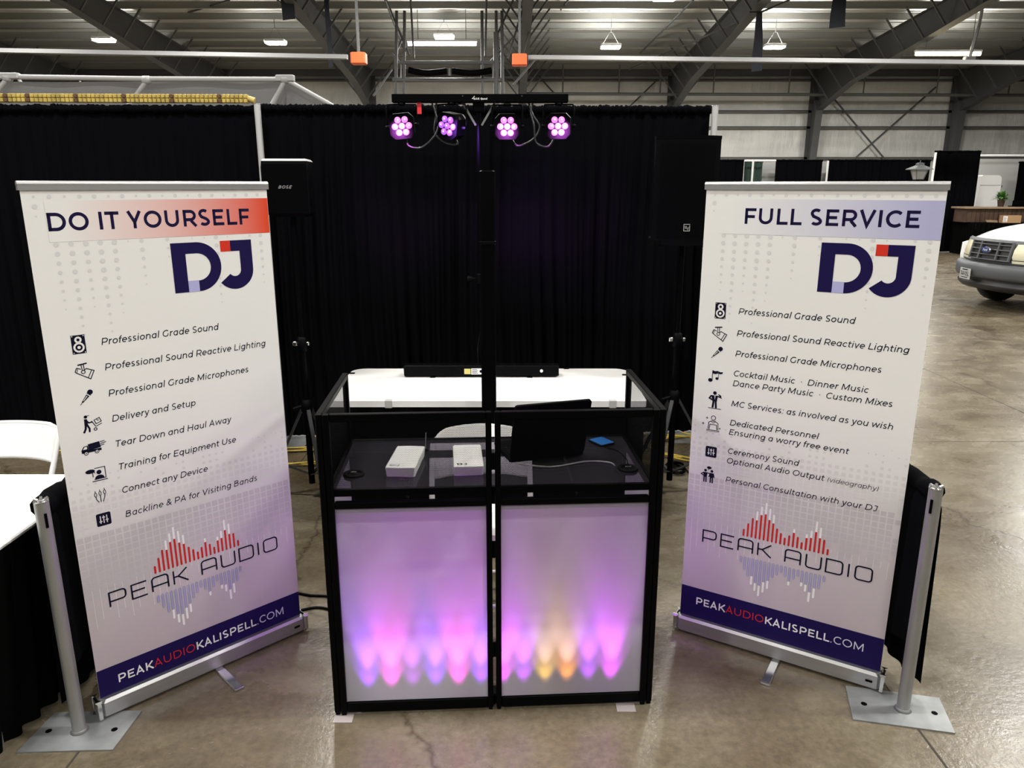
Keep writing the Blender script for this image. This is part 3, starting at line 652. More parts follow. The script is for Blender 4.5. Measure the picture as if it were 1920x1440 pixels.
# the segmented yellow strip along the top of the left drape
t = thing('segmented_strip', 'yellow and brown segmented strip lying along the top of the left drape', 'strip', (-1.8, 5.58, 2.43))
b = MB(); bb = MB(); x = -4.5; k = 0; rnd = random.Random(2)
while x < -1.87:
    yy = 5.60 + (x + 4.6) * .0357
    tgt = bb if (k % 11 in (4,) or rnd.random() < .07) else b
    for j in range(2): tgt.box(x, yy - .03, 2.455 + j * .03, x + .026, yy + .03, 2.455 + j * .03 + .027, bev=.006)
    x += .030; k += 1
b.build('yellow_segment', 'gold', t, True); bb.build('brown_segment', 'brown', t, True)
b = MB().tube([(-4.5, 5.61, 2.484), (-1.86, 5.70, 2.484), (-1.82, 5.70, 2.47)], .022, 8); b.build('core', 'gold', t, True)

# white tube canopy with a translucent mesh valance, in the booth behind
M['ctube'] = mat('canopy_tube_paint', (.42, .42, .42), .4)
Y = 9.0
t = thing('canopy_frame', 'white tube canopy frame with a grey mesh valance behind the left drape', 'canopy', at(300, 190, Y))
def tz(px, py, dy=0.0): return at(px, py, Y + dy)
top = [tz(-120, 150), tz(15, 144), tz(275, 148), tz(535, 149), tz(632, 203)]
MB().tube(top[:4], .028, 10).build('top_tube', 'ctube', t, True); MB().tube(top[3:], .026, 10).build('eave_tube', 'ctube', t, True)
b = MB()
for a, c in (((15, 146), (-30, 205)), ((275, 152), (236, 205)), ((535, 150), (500, 215))): MB().tube([tz(*a), tz(*c)], .028, 8).build('truss_tube', 'ctube', t, True)
for a, c in (((35, 148), (70, 205)), ((278, 152), (310, 205)), ((535, 150), (555, 205)), ((570, 172), (552, 205))): MB().tube([tz(*a, .5), tz(*c, .5)], .02, 8).build('truss_tube', 'ctube', t, True)
for a, c in (((150, 152), (165, 205)), ((210, 155), (205, 205)), ((345, 155), (310, 205)), ((470, 152), (470, 205)), ((75, 155), (40, 205)), ((410, 155), (425, 205))): MB().tube([tz(*a, 1.2), tz(*c, 1.2)], .013, 6).build('truss_tube', 'ctube', t, True)
b = MB()
for a in ((15, 146), (275, 150), (535, 149)): b.lathe([(.02, -.05), (.045, -.04), (.045, .03), (.02, .05)], tz(*a), 'x', 12)
b.box(tz(15, 146).x - .12, Y - .04, tz(15, 146).z - .01, tz(15, 146).x + .13, Y + .04, tz(15, 146).z + .05, bev=.01); b.box(tz(535, 149).x - .1, Y - .04, tz(535, 149).z - .02, tz(535, 149).x + .1, Y + .04, tz(535, 149).z + .045, bev=.01)
b.build('joint', 'ctube', t, True)
b = MB(); A_, B_, C_ = tz(-120, 152, .08), tz(535, 151, .08), tz(620, 203, .08)
b.grid(lambda u, v: (A_.x + (B_.x - A_.x) * u, Y + .08 + .02 * math.sin(23 * u) , (A_.z + (B_.z - A_.z) * u - .01) * (1 - v) + 2.2 * v), 24, 4)
b.add([tz(535, 151, .1), tz(628, 203, .1), tz(535, 203, .1)], [(0, 1, 2)]); b.build('mesh_valance', 'tent', t, True)
b = MB()
for a in ((-60, 150), (275, 148), (535, 150)):
    q = tz(*a, .3); b.tube([(q.x, q.y, 0.0), (q.x, q.y, q.z)], .028, 8)
b.build('leg', 'ctube', t, True)

# ================================================================== ROLL-UP BANNERS
def draw_icon(kind, b, F_):
    st = lambda pts, w=.07: ribbon(b, pts, w, F_, 0)
    if kind == 'speaker':
        rect(b, .08, 0, .92, 1.25, F_); disc(b, .5, .93, .22, .22, lambda x, y: F_(x, y, 1), 1); disc(b, .5, .93, .10, .10, lambda x, y: F_(x, y, 2))
        disc(b, .5, .42, .34, .34, lambda x, y: F_(x, y, 1), 1); disc(b, .5, .42, .22, .22, lambda x, y: F_(x, y, 2)); disc(b, .5, .42, .10, .10, lambda x, y: F_(x, y, 3), 1)
        for x in (.16, .84):
            for y in (.07, 1.18): disc(b, x, y, .035, .035, lambda p, q: F_(p, q, 1), 1, 8)
    elif kind == 'stage_light':
        st([(.2, 1.1), (.75, 1.16)], .09); st([(.40, 1.1), (.44, .72)], .05); st([(.54, 1.1), (.56, .72)], .05)
        st(arc(.48, .62, .11, .11, 0, 360, 14), .05); st([(.12, .93), (.02, .68), (.10, .60), (.86, .10), (1.12, .62), (.68, .82), (.58, .74)], .055); st([(.12, .93), (.36, .82)], .055); st([(.10, .60), (.18, .86)], .04); st([(.72, .2), (.98, .68)], .05)
    elif kind == 'microphone':
        disc(b, .78, .86, .20, .20, F_); poly(b, [(.50, .72), (.70, .55), (.20, .10), (.10, .16)], F_); st([(.55, .83), (.80, .60)], .06); st([(.14, .12), (0, -.04)], .05)
        poly(b, [(.52, .62), (.56, .58), (.26, .24), (.22, .26)], lambda x, y: F_(x, y, 1), 1)
    elif kind == 'delivery':
        disc(b, .27, 1.12, .11, .11, F_); rect(b, .2, 1.16, .5, 1.20, F_); poly(b, [(.16, .98), (.34, .96), (.36, .50), (.14, .50)], F_)
        st([(.22, .55), (.18, .28), (.04, .02)], .13); st([(.30, .55), (.42, .28), (.40, .02)], .12); st([(.28, .88), (.42, .68), (.62, .70)], .09)
        st([(.60, .78), (.82, .34), (1.22, .50)], .05); st(arc(.78, .16, .09, .09, 0, 360, 12), .055); st([(.86, .52), (.76, .80), (1.10, .92), (1.20, .64), (.86, .52)], .05); st([(.92, .86), (.97, .74), (1.05, .77)], .04)
    elif kind == 'van':
        poly(b, [(.42, .30), (.42, .72), (1.1, .78), (1.16, .36)], F_); poly(b, [(.02, .16), (0, .36), (.16, .62), (.40, .64), (.42, .22)], F_); rect(b, .02, .16, 1.18, .32, F_)
        poly(b, [(.10, .40), (.20, .57), (.34, .58), (.34, .42)], lambda x, y: F_(x, y, 1), 1)
        for x in (.26, .90): disc(b, x, .14, .13, .13, lambda p, q: F_(p, q, 2)); disc(b, x, .14, .085, .085, lambda p, q: F_(p, q, 3), 1); disc(b, x, .14, .04, .04, lambda p, q: F_(p, q, 4))
        st([(1.14, .72), (1.42, .76)], .05); st([(1.14, .60), (1.50, .65)], .05); st([(1.14, .48), (1.38, .52)], .05)
    elif kind == 'training':
        st([(.36, .38), (.36, .82)], .05); st([(.50, .98), (1.16, .98), (1.16, .18), (.42, .18)], .05); st([(.28, .06), (1.26, .06)], .06); disc(b, .22, .82, .30, .15, F_); poly(b, [(.36, .76), (.52, .60), (.48, .80)], F_)
        disc(b, .76, .66, .16, .16, F_); poly(b, [(.46, .20)] + arc(.76, .22, .30, .24, 175, 5, 10) + [(1.06, .20)], F_)
    elif kind == 'jacks':
        for x, y in ((.12, .75), (.46, .80), (.80, .84)):
            st(arc(x, y, .085, .18, 0, 360, 12), .05); st([(x, y + .16), (x, y + .34)], .05); st([(x, y - .18), (x + (.46 - x) * .1, y - .42), (.46 + (x - .46) * .45, .06)], .06)
    elif kind == 'sliders':
        r = .12; pts = arc(r, r, r, r, 180, 270, 4) + arc(1 - r, r, r, r, 270, 360, 4) + arc(1 - r, 1 - r, r, r, 0, 90, 4) + arc(r, 1 - r, r, r, 90, 180, 4)
        poly(b, pts, F_); w = lambda p, q: F_(p, q, 1)
        for x, y in ((.28, .36), (.5, .66), (.72, .42)): ribbon(b, [(x, .2), (x, .8)], .07, w, 1); ribbon(b, [(x - .10, y), (x + .10, y)], .09, w, 1)
    elif kind == 'notes':
        for x, y, s in ((.22, .12, 1.0), (.80, .34, .72)):
            disc(b, x, y + .06 * s, .20 * s, .17 * s, F_); st([(x + .16 * s, y + .06 * s), (x + .16 * s, y + .92 * s)], .06 * s); poly(b, [(x + .14 * s, y + .98 * s), (x + .14 * s, y + .70 * s), (x + .40 * s, y + .64 * s), (x + .66 * s, y + .74 * s), (x + .66 * s, y + .96 * s), (x + .38 * s, y + .90 * s)], F_)
    elif kind == 'speech':
        disc(b, .52, 1.30, .15, .15, F_); poly(b, [(.24, 1.10), (.78, 1.10), (.72, .62), (.36, .62)], F_); st([(.26, 1.08), (.10, .84), (.34, .72)], .12); st([(.76, 1.06), (1.02, .98), (.88, 1.20)], .11)
        st([(.80, 1.22), (1.05, 1.10)], .07); st([(.46, .66), (.40, .08)], .16); st([(.62, .66), (.68, .06)], .16); st([(.05, .03), (1.1, .02)], .05); poly(b, [(.49, 1.08), (.59, 1.08), (.55, .74)], lambda x, y: F_(x, y, 1), 1)
    elif kind == 'helper':
        st(arc(.60, 1.12, .17, .17, 0, 360, 16), .05); st([(.22, .18), (.26, .74), (.46, .86), (.76, .86), (.98, .72), (1.0, .18)], .055); st([(.32, .18), (.36, .58), (.88, .58), (.90, .18)], .05); st([(.1, .12), (1.12, .12)], .055); st([(.1, .02), (1.12, .02)], .03)
        st([(.40, .84), (.60, .70), (.80, .84)], .04)
        for x, y, s in ((.10, 1.06, .13), (-.18, .58, .15), (1.14, .34, .11)): poly(b, [(x - s, y), (x - s * .2, y + s * .2), (x, y + s), (x + s * .2, y + s * .2), (x + s, y), (x + s * .2, y - s * .2), (x, y - s), (x - s * .2, y - s * .2)], F_)
    elif kind == 'consult':
        for x in (.32, .86):
            disc(b, x, 1.04, .12, .12, F_); poly(b, [(x - .19, .88), (x + .19, .88), (x + .14, .44), (x - .14, .44)], F_); st([(x - .08, .48), (x - .09, 0)], .12); st([(x + .08, .48), (x + .09, 0)], .12)
        st([(.18, .84), (-.02, .68), (.16, .56)], .09); st([(.46, .84), (.66, .80)], .09); st([(1.0, .84), (1.08, .50)], .09); st([(.72, .84), (.64, .50)], .09); disc(b, .62, 1.32, .20, .12, F_); poly(b, [(.52, 1.24), (.54, 1.10), (.66, 1.22)], F_)

BAR_H = (25, 54, 81, 79, 106, 113, 92, 81, 59, 43, 27, 41, 60, 43, 24, 50, 55, 84, 62, 56, 20)
BAR_W = {3: 40, 4: 37, 5: 50, 6: 50, 7: 38, 12: 17, 15: 17, 16: 31, 17: 45, 18: 45}
def banner(label, x, y, yaw, W_, H_, band_col, title, tpos, bullets, dv, band_top, foot_x):
    t = thing('roll_up_banner', label, 'banner', (x, y, 0), yaw)
    z0 = .085
    b = MB().box(-W_ / 2 - .012, -.028, (.0075), W_ / 2 + .012, .036, .080, bev=.016); ca = b.build('base_cassette', 'alu', t)
    b = MB()
    for s in (-1, 1): b.box(s * (W_ / 2 + .012) - .006, -.032, .0065, s * (W_ / 2 + .012) + .006, .040, .084, bev=.012)
    b.build('end_cap', 'chrome', ca)
    b = MB().box(W_ / 2 - .045, -.0305, .04, W_ / 2 - .02, -.027, .048); b.build('latch', 'blackm', ca)
    b = MB().box(foot_x - .018, -.20, .001, foot_x + .018, .05, .008, bev=.006); b.box(foot_x - .02, -.205, .0005, foot_x + .02, -.19, .010, bev=.004); b.build('swivel_foot', 'chrome', t)
    b = MB().tube([(-W_ / 2 - .006, .004, z0 + H_ + .006), (W_ / 2 + .006, .004, z0 + H_ + .006)], .0105, 12); b.box(-W_ / 2 - .006, -.006, z0 + H_ - .012, W_ / 2 + .006, .012, z0 + H_ + .004); b.build('top_rail', 'alu', t)
    MB().tube([(0, .022, .06), (0, .018, z0 + H_)], .008, 8).build('support_pole', 'alu', t)
    F0 = lambda k: (lambda u, v, e=0: (u - W_ / 2, -.0005 - .00022 * (k + e), z0 + v))
    # vinyl, with the pale pattern of dots and squares printed on it
    b = MB().box(-W_ / 2, 0, .06, W_ / 2, .0012, z0 + H_); f1 = F0(0)
    ends = (1.70, 1.41, 1.28, 1.40, 1.27, 1.36, 1.62, 1.46, 1.66, 1.55, 1.68, 1.60, 1.62, 1.36, 1.60, 1.68, 1.58, 1.44)
    rnd = random.Random(11)
    for i, e in enumerate(ends):
        u = .034 + .0432 * i; n = int((1.772 - e) / .0296) + 1
        for j in range(n):
            v = 1.772 - .0296 * j; fr = j / max(1, n - 1); r = .0028 + .0062 * math.sin(PI * min(1, .25 + .75 * fr)) * (.8 + .2 * rnd.random())
            if i in (0, 2, 5, 7, 9, 11, 14) and j == 0: r *= .6
            disc(b, u, v, r, r, f1, 1, 12)
    rows = 24
    for i in range(32):
        for j in range(rows):
            v = .86 - .0245 * j + (dv * .8); u = .014 + .0250 * i
            s = min(1, (j + 1.5) / 9) * (.85 + .15 * rnd.random())
            if j > 19 - (0 if i < 12 else (i % 4)) or (j < 4 and rnd.random() < .55): continue
            h = .0108 * s
            if u + h < W_ and u - h > 0: rect(b, u - h, v - h, u + h, v + h, f1, 2 if j > 9 else 4)
    for i in range(32):
        u = .0265 + .025 * i; lo = .27 + .07 * ((i * 7) % 5) / 5 + (.0 if i < 14 else .08) + dv
        if u < W_ - .01: rect(b, u - .0011, lo, u + .0011, .42 + dv, f1, 3)
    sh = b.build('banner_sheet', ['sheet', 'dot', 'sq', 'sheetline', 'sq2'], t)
    # heading band and lettering
    b = MB(); rect(b, .06, band_top - .128, W_ - .001, band_top, F0(1)); b.build('heading_band', band_col, sh)
    k_ = (tpos[1] - tpos[0]) / text_width(title, .130); u = tpos[0]
    for w_ in title.split(' '):
        b = MB(); wd = text_width(w_, .130) * k_; text(b, w_, u, tpos[2], .0815, F0(2), t=.130, width=wd); b.build('heading_lettering', 'head', sh); u += wd + text_width(' ', .130) * k_
    # the two letter monogram: heavy D and J with a red and a lavender block
    b = MB(); f = F0(2); V0, V1 = 1.435, 1.610
    def half_ring(cx, cy, r0, r1, a0, a1, n=26):
        for i in range(n):
            p = math.radians(a0 + (a1 - a0) * i / n); q = math.radians(a0 + (a1 - a0) * (i + 1) / n)
            poly(b, [(cx + r0 * math.cos(p), cy + r0 * math.sin(p)), (cx + r1 * math.cos(p), cy + r1 * math.sin(p)), (cx + r1 * math.cos(q), cy + r1 * math.sin(q)), (cx + r0 * math.cos(q), cy + r0 * math.sin(q))], f)
    Rm = (V1 - V0) / 2; vm = (V0 + V1) / 2; cx = .518
    rect(b, .430, V0, .479, V1, f); rect(b, .479, V1 - .039, cx, V1, f)
    half_ring(cx, vm, Rm - .039, Rm, 90, -90)
    # J with a gap around the bowl of the D
    rect(b, .646, V1 - .039, .728, V1, f); rect(b, .680, 1.503, .728, V1 - .039, f)
    half_ring(.656, 1.503, .024, .072, 0, -142, 26)
    mg = b.build('monogram', 'navy', sh)
    b = MB(); rect(b, .608, V1 - .039, .6455, V1, F0(2)); b.build('red_block', 'red', sh)
    b = MB(); rect(b, .4795, V0, .518, V0 + .040, F0(2)); b.build('lavender_block', 'lav', sh)
    # bullet list
    for kind, (iu, iv, s), lines in bullets:
        b = MB(); draw_icon(kind, b, lambda x, y, e=0: F0(1)(iu + x * s, iv + y * s, e)); b.build('bullet_icon', ['ink', 'sheet'], sh)
        for s_, u0, u1, v in lines:
            b = MB()
            if '(' in s_:
                a_, c_ = s_.split('('); k = text_width(a_, .085) / (text_width(a_, .085) + .8 * text_width('(' + c_, .07)); um = u0 + (u1 - u0) * k
                text(b, a_, u0, v, .0335, F0(1), t=.092, shear=.2, width=um - u0); text(b, '(' + c_, um, v, .0265, F0(1), t=.07, shear=.2, width=u1 - um)
            else: text(b, s_, u0, v, .0335, F0(1), t=.092, shear=.2, width=u1 - u0)
            b.build('bullet_line', 'ink', sh)
    # company mark: bars above and below wide line lettering
    f = F0(2); b = MB(); base = .409 + dv * .6
    for i, hgt in enumerate(BAR_H):
        u = .243 + .0161 * i; h = hgt * .00098; r = .0038
        poly(b, [(u - r, base), (u + r, base), (u + r, base + h), (u - r, base + h)], f, 0)
        disc(b, u, base, r, r * .8, f, 0, 10)
        if i in BAR_W: poly(b, [(u - r, base + h), (u + r, base + h)] + arc(u, base + h + BAR_W[i] * .00098 - r, r, r, 0, 180, 6), f, 1)
        else: disc(b, u, base + h, r, r, f, 0, 10)
    b.build('red_sound_bars', ['redb', 'pw'], sh)
    b = MB(); top = .316 + dv * .6
    for i, hgt in enumerate(BAR_H):
        u = .241 + .0161 * i; h = hgt * .00098; r = .0042
        ribbon(b, arc(u, top - r, r, r, 0, 180, 6) + arc(u, top - h, r, r, 180, 360, 6) + [(u + r, top - r)], .0018, f, 0)
        for q in (-.0012, .0012): ribbon(b, [(u + q, top - .004), (u + q, top - h + .001)], .0016, f, 2)
        if i in BAR_W: poly(b, arc(u, top - h - BAR_W[i] * .0009, r, r, 180, 360, 6) + [(u + r, top - h - .002), (u - r, top - h - .002)], F0(3), 1)
    b.build('lavender_sound_bars', ['lavd', 'pw', 'lav'], sh)
    b = MB(); f = F0(4); v0 = .337 + dv * .6; v1 = v0 + .055; w = .0058; r = .012
    def rr(u0, u1, parts):
        for p in parts: ribbon(b, p, w, f)
    def tl(u0, u1, a): return arc(u0 + r, v1 - r, r, r, 180, 90, 5)
    def tr(u0, u1): return arc(u1 - r, v1 - r, r, r, 90, 0, 5)
    def br(u0, u1, v): return arc(u1 - r, v + r, r, r, 0, -90, 5)
    def bl(u0, u1): return arc(u0 + r, v0 + r, r, r, 270, 180, 5)
    vb = v0 + .020
    rr(0, 0, [[(.078, v0), (.078, v1), ] + tr(.078, .133) + br(.078, .133, vb) + [(.078, vb)]])
    rr(0, 0, [[(.207, v1), (.154, v1), (.154, v0), (.207, v0)], [(.154, v0 + .029), (.200, v0 + .029)]])
    for u0, u1 in ((.226, .284),): rr(0, 0, [[(u0, v0)] + tl(u0, u1, 0) + tr(u0, u1) + [(u1, v0)], [(u0, vb), (u1, vb)]])
    rr(0, 0, [[(.305, v0), (.305, v1)], [(.356, v1), (.322, v0 + .029), (.358, v0)], [(.305, v0 + .029), (.324, v0 + .029)]])
    b.build('company_lettering', 'ink', sh); b = MB(); rr(0, 0, [[(.412, v0)] + tl(.412, .470, 0) + tr(.412, .470) + [(.470, v0)], [(.412, vb), (.470, vb)]])
    rr(0, 0, [[(.491, v1)] + [(.491, v0 + r)] + list(reversed(bl(.491, .546)))[:0] + arc(.491 + r, v0 + r, r, r, 180, 270, 5) + arc(.546 - r, v0 + r, r, r, 270, 360, 5) + [(.546, v1)]])
    rr(0, 0, [[(.565, v0), (.565, v1)] + tr(.565, .624) + br(.565, .624, v0) + [(.565, v0)]])
    rr(0, 0, [[(.646, v0), (.646, v1)]])
    u0, u1 = .670, .728
    rr(0, 0, [arc(u0 + r, v1 - r, r, r, 180, 90, 5) + tr(u0, u1) + br(u0, u1, v0) + arc(u0 + r, v0 + r, r, r, 270, 180, 5) + [(u0, v1 - r)]])
    b.build('company_lettering', 'ink', sh)
    # web address band
    b = MB(); rect(b, .0005, -.02, W_ - .0005, .105 + dv, F0(1)); b.build('address_band', 'navy', sh)
    f = F0(3); b = MB(); vb = .029 + dv; S = .0475
    tot = .672; ws = [text_width('PEAK', .12), text_width('AUDIO', .085), text_width('KALISPELL', .12), text_width('.COM', .085)]; k = tot / sum(ws); u = .064
    for s_, w_, tk, mi in zip(('PEAK', 'AUDIO', 'KALISPELL', '.COM'), ws, (.12, .085, .12, .085), (0, 1, 0, 2)): text(b, s_, u, vb, S, f, t=tk, width=w_ * k, mi=mi); u += w_ * k
    b.build('web_address', ['pw', 'redb', 'lavw'], sh)
    return t
M['sheetline'] = mat('white_line_print', (.66, .63, .64), .5)
M['lavw'] = mat('pale_lavender_print', (.60, .60, .70), .55)
M['bandr'] = fade_mat('red_fading_band', (.70, .060, .018), -.30, .40)
M['bandl'] = fade_mat('lavender_fading_band', (.43, .43, .64), -.30, .36)
I = .048
def one(s, u1, v, u0=.165): return [(s, u0, u1, v)]
left_list = [('speaker', (.074, 1.267, .050), one('Professional Grade Sound', .572, 1.286)), ('stage_light', (.076, 1.172, .052), one('Professional Sound Reactive Lighting', .752, 1.198)),
    ('microphone', (.078, 1.095, .044), one('Professional Grade Microphones', .673, 1.106)), ('delivery', (.074, .994, .050), one('Delivery and Setup', .458, 1.015)), ('van', (.060, .916, .053), one('Tear Down and Haul Away', .585, .923)),
    ('training', (.066, .815, .050), one('Training for Equipment Use', .597, .838)), ('jacks', (.078, .736, .043), one('Connect any Device', .476, .750)), ('sliders', (.074, .650, .047), one('Backline & PA for Visiting Bands', .668, .658))]
right_list = [('speaker', (.060, 1.305, .050), one('Professional Grade Sound', .568, 1.329, .152)), ('stage_light', (.058, 1.212, .052), one('Professional Sound Reactive Lighting', .751, 1.243, .152)),
    ('microphone', (.062, 1.148, .044), one('Professional Grade Microphones', .672, 1.163, .152)), ('notes', (.054, 1.048, .045), [('Cocktail Music  \u00b7  Dinner Music', .151, .639, 1.084), ('Dance Party Music  \u00b7  Custom Mixes', .151, .721, 1.044)]),
    ('speech', (.060, .940, .050), one('MC Services: as involved as you wish', .733, .961, .151)), ('helper', (.056, .843, .052), [('Dedicated Personnel', .151, .488, .882), ('Ensuring a worry free event', .150, .597, .843)]),
    ('sliders', (.064, .734, .046), [('Ceremony Sound', .151, .428, .763), ('Optional Audio Output (videography)', .150, .713, .722)]), ('consult', (.054, .623, .049), one('Personal Consultation with your DJ', .717, .641, .151))]
banner('white roll-up banner headed DO IT YOURSELF over a red fading band', -1.214, 2.672, .777, .808, 1.804, 'bandr', 'DO IT YOURSELF', (.054, .733, 1.666), left_list, 0.0, 1.760, .025)
banner('white roll-up banner headed FULL SERVICE over a lavender fading band', 1.077, 2.757, -.551, .799, 1.803, 'bandl', 'FULL SERVICE', (.144, .735, 1.668), right_list, .030, 1.758, .02)

# ================================================================== THE DJ FACADE
FX, FY, FR = -.0635, 2.4303, .0564
t = thing('dj_facade', 'black framed booth front with perforated metal above glowing white cloth panels', 'dj booth', (FX, FY, 0), FR)
fac = t
HW, FD, FH, S = .590, .575, 1.158, .022
ZM1, ZM0 = .843, .820
def post(x, y, z1=FH, foot=True, w=S):
    b = MB().box(x - w / 2, y - w / 2, .012, x + w / 2, y + w / 2, z1, bev=.003); b.box(x - w / 2 + .003, y - w / 2 + .003, 0, x + w / 2 - .003, y + w / 2 - .003, .014); b.build('post', 'black', t)
for s in (-1, 1):
    post(s * (HW - S / 2), S / 2); post(s * (HW - 1.5 * S - .002), S / 2 - .004); post(s * .0155, S / 2, w=.020); post(s * (HW - S / 2), FD)
    xi, xo = s * .026, s * (HW - 2 * S - .003); x0, x1 = min(xi, xo), max(xi, xo)
    MB().box(x0, 0, FH - .026, x1, S, FH, bev=.003).build('top_rail', 'black', t)
    MB().box(x0, 0, ZM0, x1, S, ZM1, bev=.003).build('middle_rail', 'black', t)
    MB().box(x0, 0, .012, x1, S, .052, bev=.003).build('bottom_rail', 'black', t)
    MB().add([(x0 - .004, .008, ZM1), (x1 + .004, .008, ZM1), (x1 + .004, .008, FH - .026), (x0 - .004, .008, FH - .026)], [(0, 1, 2, 3)]).build('mesh_panel', 'meshx', t)
    b = MB(); b.grid(lambda u, v: (x0 - .006 + (x1 - x0 + .012) * u, .010 - .0012 * math.sin(PI * u) * math.sin(PI * v), .050 + (ZM0 - .046) * v), 20, 20); b.build('front_scrim', 'scrim', t)
    b = MB(); b.box(x0, .0122, ZM0 - .055, x1, .0130, ZM0 + .001); b.build('scrim_hem', 'scrim', t)
    # side wing
    xs = s * (HW - S / 2)
    MB().box(xs - S / 2, S, FH - .022, xs + S / 2, FD - S / 2, FH, bev=.003).build('side_top_rail', 'black', t)
    MB().box(xs - S / 2, S, ZM0, xs + S / 2, FD - S / 2, ZM1, bev=.003).build('side_middle_rail', 'black', t)
    MB().box(xs - S / 2, S, .012, xs + S / 2, FD - S / 2, .052, bev=.003).build('side_bottom_rail', 'black', t)
    MB().add([(xs, S, ZM1), (xs, FD - S / 2, ZM1), (xs, FD - S / 2, FH - .02), (xs, S, FH - .02)], [(0, 1, 2, 3)]).build('side_mesh_panel', 'meshy', t)
    b = MB(); b.grid(lambda u, v: (xs, S + (FD - 1.5 * S) * u, .05 + (ZM0 - .046) * v), 6, 6); b.build('side_scrim', 'scrim', t)
    b = MB()
    for z in (.25, .98): b.tube([(s * .001 - .006 * s, S / 2, z - .03), (s * .001 - .006 * s, S / 2, z + .03)], .005, 8)
    b.build('hinge', 'blackp', t)
# see-through tabletop resting on a thin black frame
TZ = .878
MB().box(-.555, .035, TZ - .008, .555, FD - .02, TZ).build('tabletop', 'smoke', t)
b = MB()
b.box(-.562, .024, TZ - .022, .562, .040, TZ + .003); b.box(-.562, FD - .024, TZ - .016, .562, FD - .008, TZ + .003)
for s in (-1, 1): b.box(s * .562 - .006, .024, TZ - .02, s * .562 + .006, FD - .008, TZ + .003)
b.build('tabletop_frame', 'black', t)
b = MB()
for s in (-1, 1): b.bar((s * .30, .04, .835), (s * .30, FD - .03, .835), .008, .012)
b.box(-.56, FD - .03, .80, .56, FD - .018, .83); b.build('cross_brace', 'black', t)
for gx, gy in ((-.50, .175), (.503, .175)):
    g = MB().lathe([(.036, TZ - .012), (.040, TZ + .0005), (.038, TZ + .006), (.028, TZ + .007), (.026, TZ + .002), (.026, TZ - .01)], (gx, gy, 0), n=24).build('cable_grommet', 'blackp', t)
    MB().box(gx - .012, gy - .006, TZ + .002, gx + .012, gy + .004, TZ + .012, bev=.003).build('cable_plug', 'chrome', g)
# tape under the front feet
for x, lb in ((-.555, 'pale tape strip on the floor under the left end of the booth front'), (.49, 'pale tape strip on the floor under the right end of the booth front')):
    M.setdefault('tape', mat('pale_tape', (.35, .31, .31), .5))
    p = Vector((FX + x * math.cos(FR), FY + x * math.sin(FR) - .012, 0))
    b = MB().box(p.x - .035, p.y - .028, .001, p.x + .035, p.y + .02, .0018); tag(b.build('floor_tape', 'tape'), lb, 'tape')
# the lit bar standing on the floor inside, washing up the cloth
lb_ = thing('led_wash_bar', 'black light bar on the floor behind the glowing cloth panels', 'light bar', (FX, FY, 0), FR)
MB().box(-.50, .030, .010, .47, .088, .044, bev=.008).build('housing', 'blackp', lb_)
b = MB()
for x in (-.35, .32): b.box(x - .02, .024, 0, x + .02, .096, .012)
b.build('bracket', 'black', lb_)
LED = [(-.462, (.32, .03, 1.0), 1.0), (-.378, (1.0, .05, .80), 1.0), (-.300, (.55, .04, .9), .45), (-.216, (.28, .03, 1.0), 1.0), (-.133, (1.0, .05, .75), 1.1), (-.050, (.34, .03, 1.0), 1.0),
       (.032, (.80, .05, .9), .9), (.107, (.55, .05, 1.0), .7), (.187, (1.0, .55, .04), .6), (.268, (1.0, .32, .02), .75), (.348, (.50, .05, 1.0), .7), (.432, (.80, .05, 1.0), 1.0)]
LED_POWER = 1.0
def spot(x, y, z, c, pw, half, tilt, blend):
    d = bpy.data.lights.new('led_beam', 'SPOT'); d.energy = LED_POWER * pw; d.color = c; d.spot_size = math.radians(2 * half); d.spot_blend = blend; d.shadow_soft_size = .004
    o = bpy.data.objects.new('led_beam', d); COL.objects.link(o); o.parent = lb_; o.location = (x, y, z); o.rotation_euler = (-math.radians(180 - tilt), 0, 0)
for i, (x, c, pw) in enumerate(LED):
    m = mat('lit_led_%d' % i, (.2, .2, .2), .2, emit=c, es=1.5)
    MB().lathe([(.016, .042), (.016, .047), (.010, .050)], (x, .058, 0), n=12).build('lens', m, lb_)
    spot(x, .056, .054, c, pw * .40, 24, 22, .9)          # the hot foot of the beam on the cloth
    spot(x, .056, .054, c, pw * 4.2, 24, 13, 1.0)
    soft = (1.0, .62, .55) if 8 <= i <= 9 else tuple(.78 * c[k] + .22 * (.70, .30, 1.0)[k] for k in range(3))
    spot(x, .056, .054, soft, (.3 + .7 * pw) * (17.0 if 8 <= i <= 9 else 33.0), 17, 4, 1.0)

for sx in (-1, 1):        # added spots near the bar ends, to tint the side cloths violet
    d = bpy.data.lights.new('led_beam', 'SPOT'); d.energy = 60; d.color = (.55, .10, 1.0); d.spot_size = math.radians(76); d.spot_blend = 1.0; d.shadow_soft_size = .01
    o = bpy.data.objects.new('led_beam', d); COL.objects.link(o); o.parent = lb_; o.location = (sx * .36, .075, .056)
    o.rotation_euler = Vector((sx * .30, .32, .60)).to_track_quat('-Z', 'Y').to_euler()

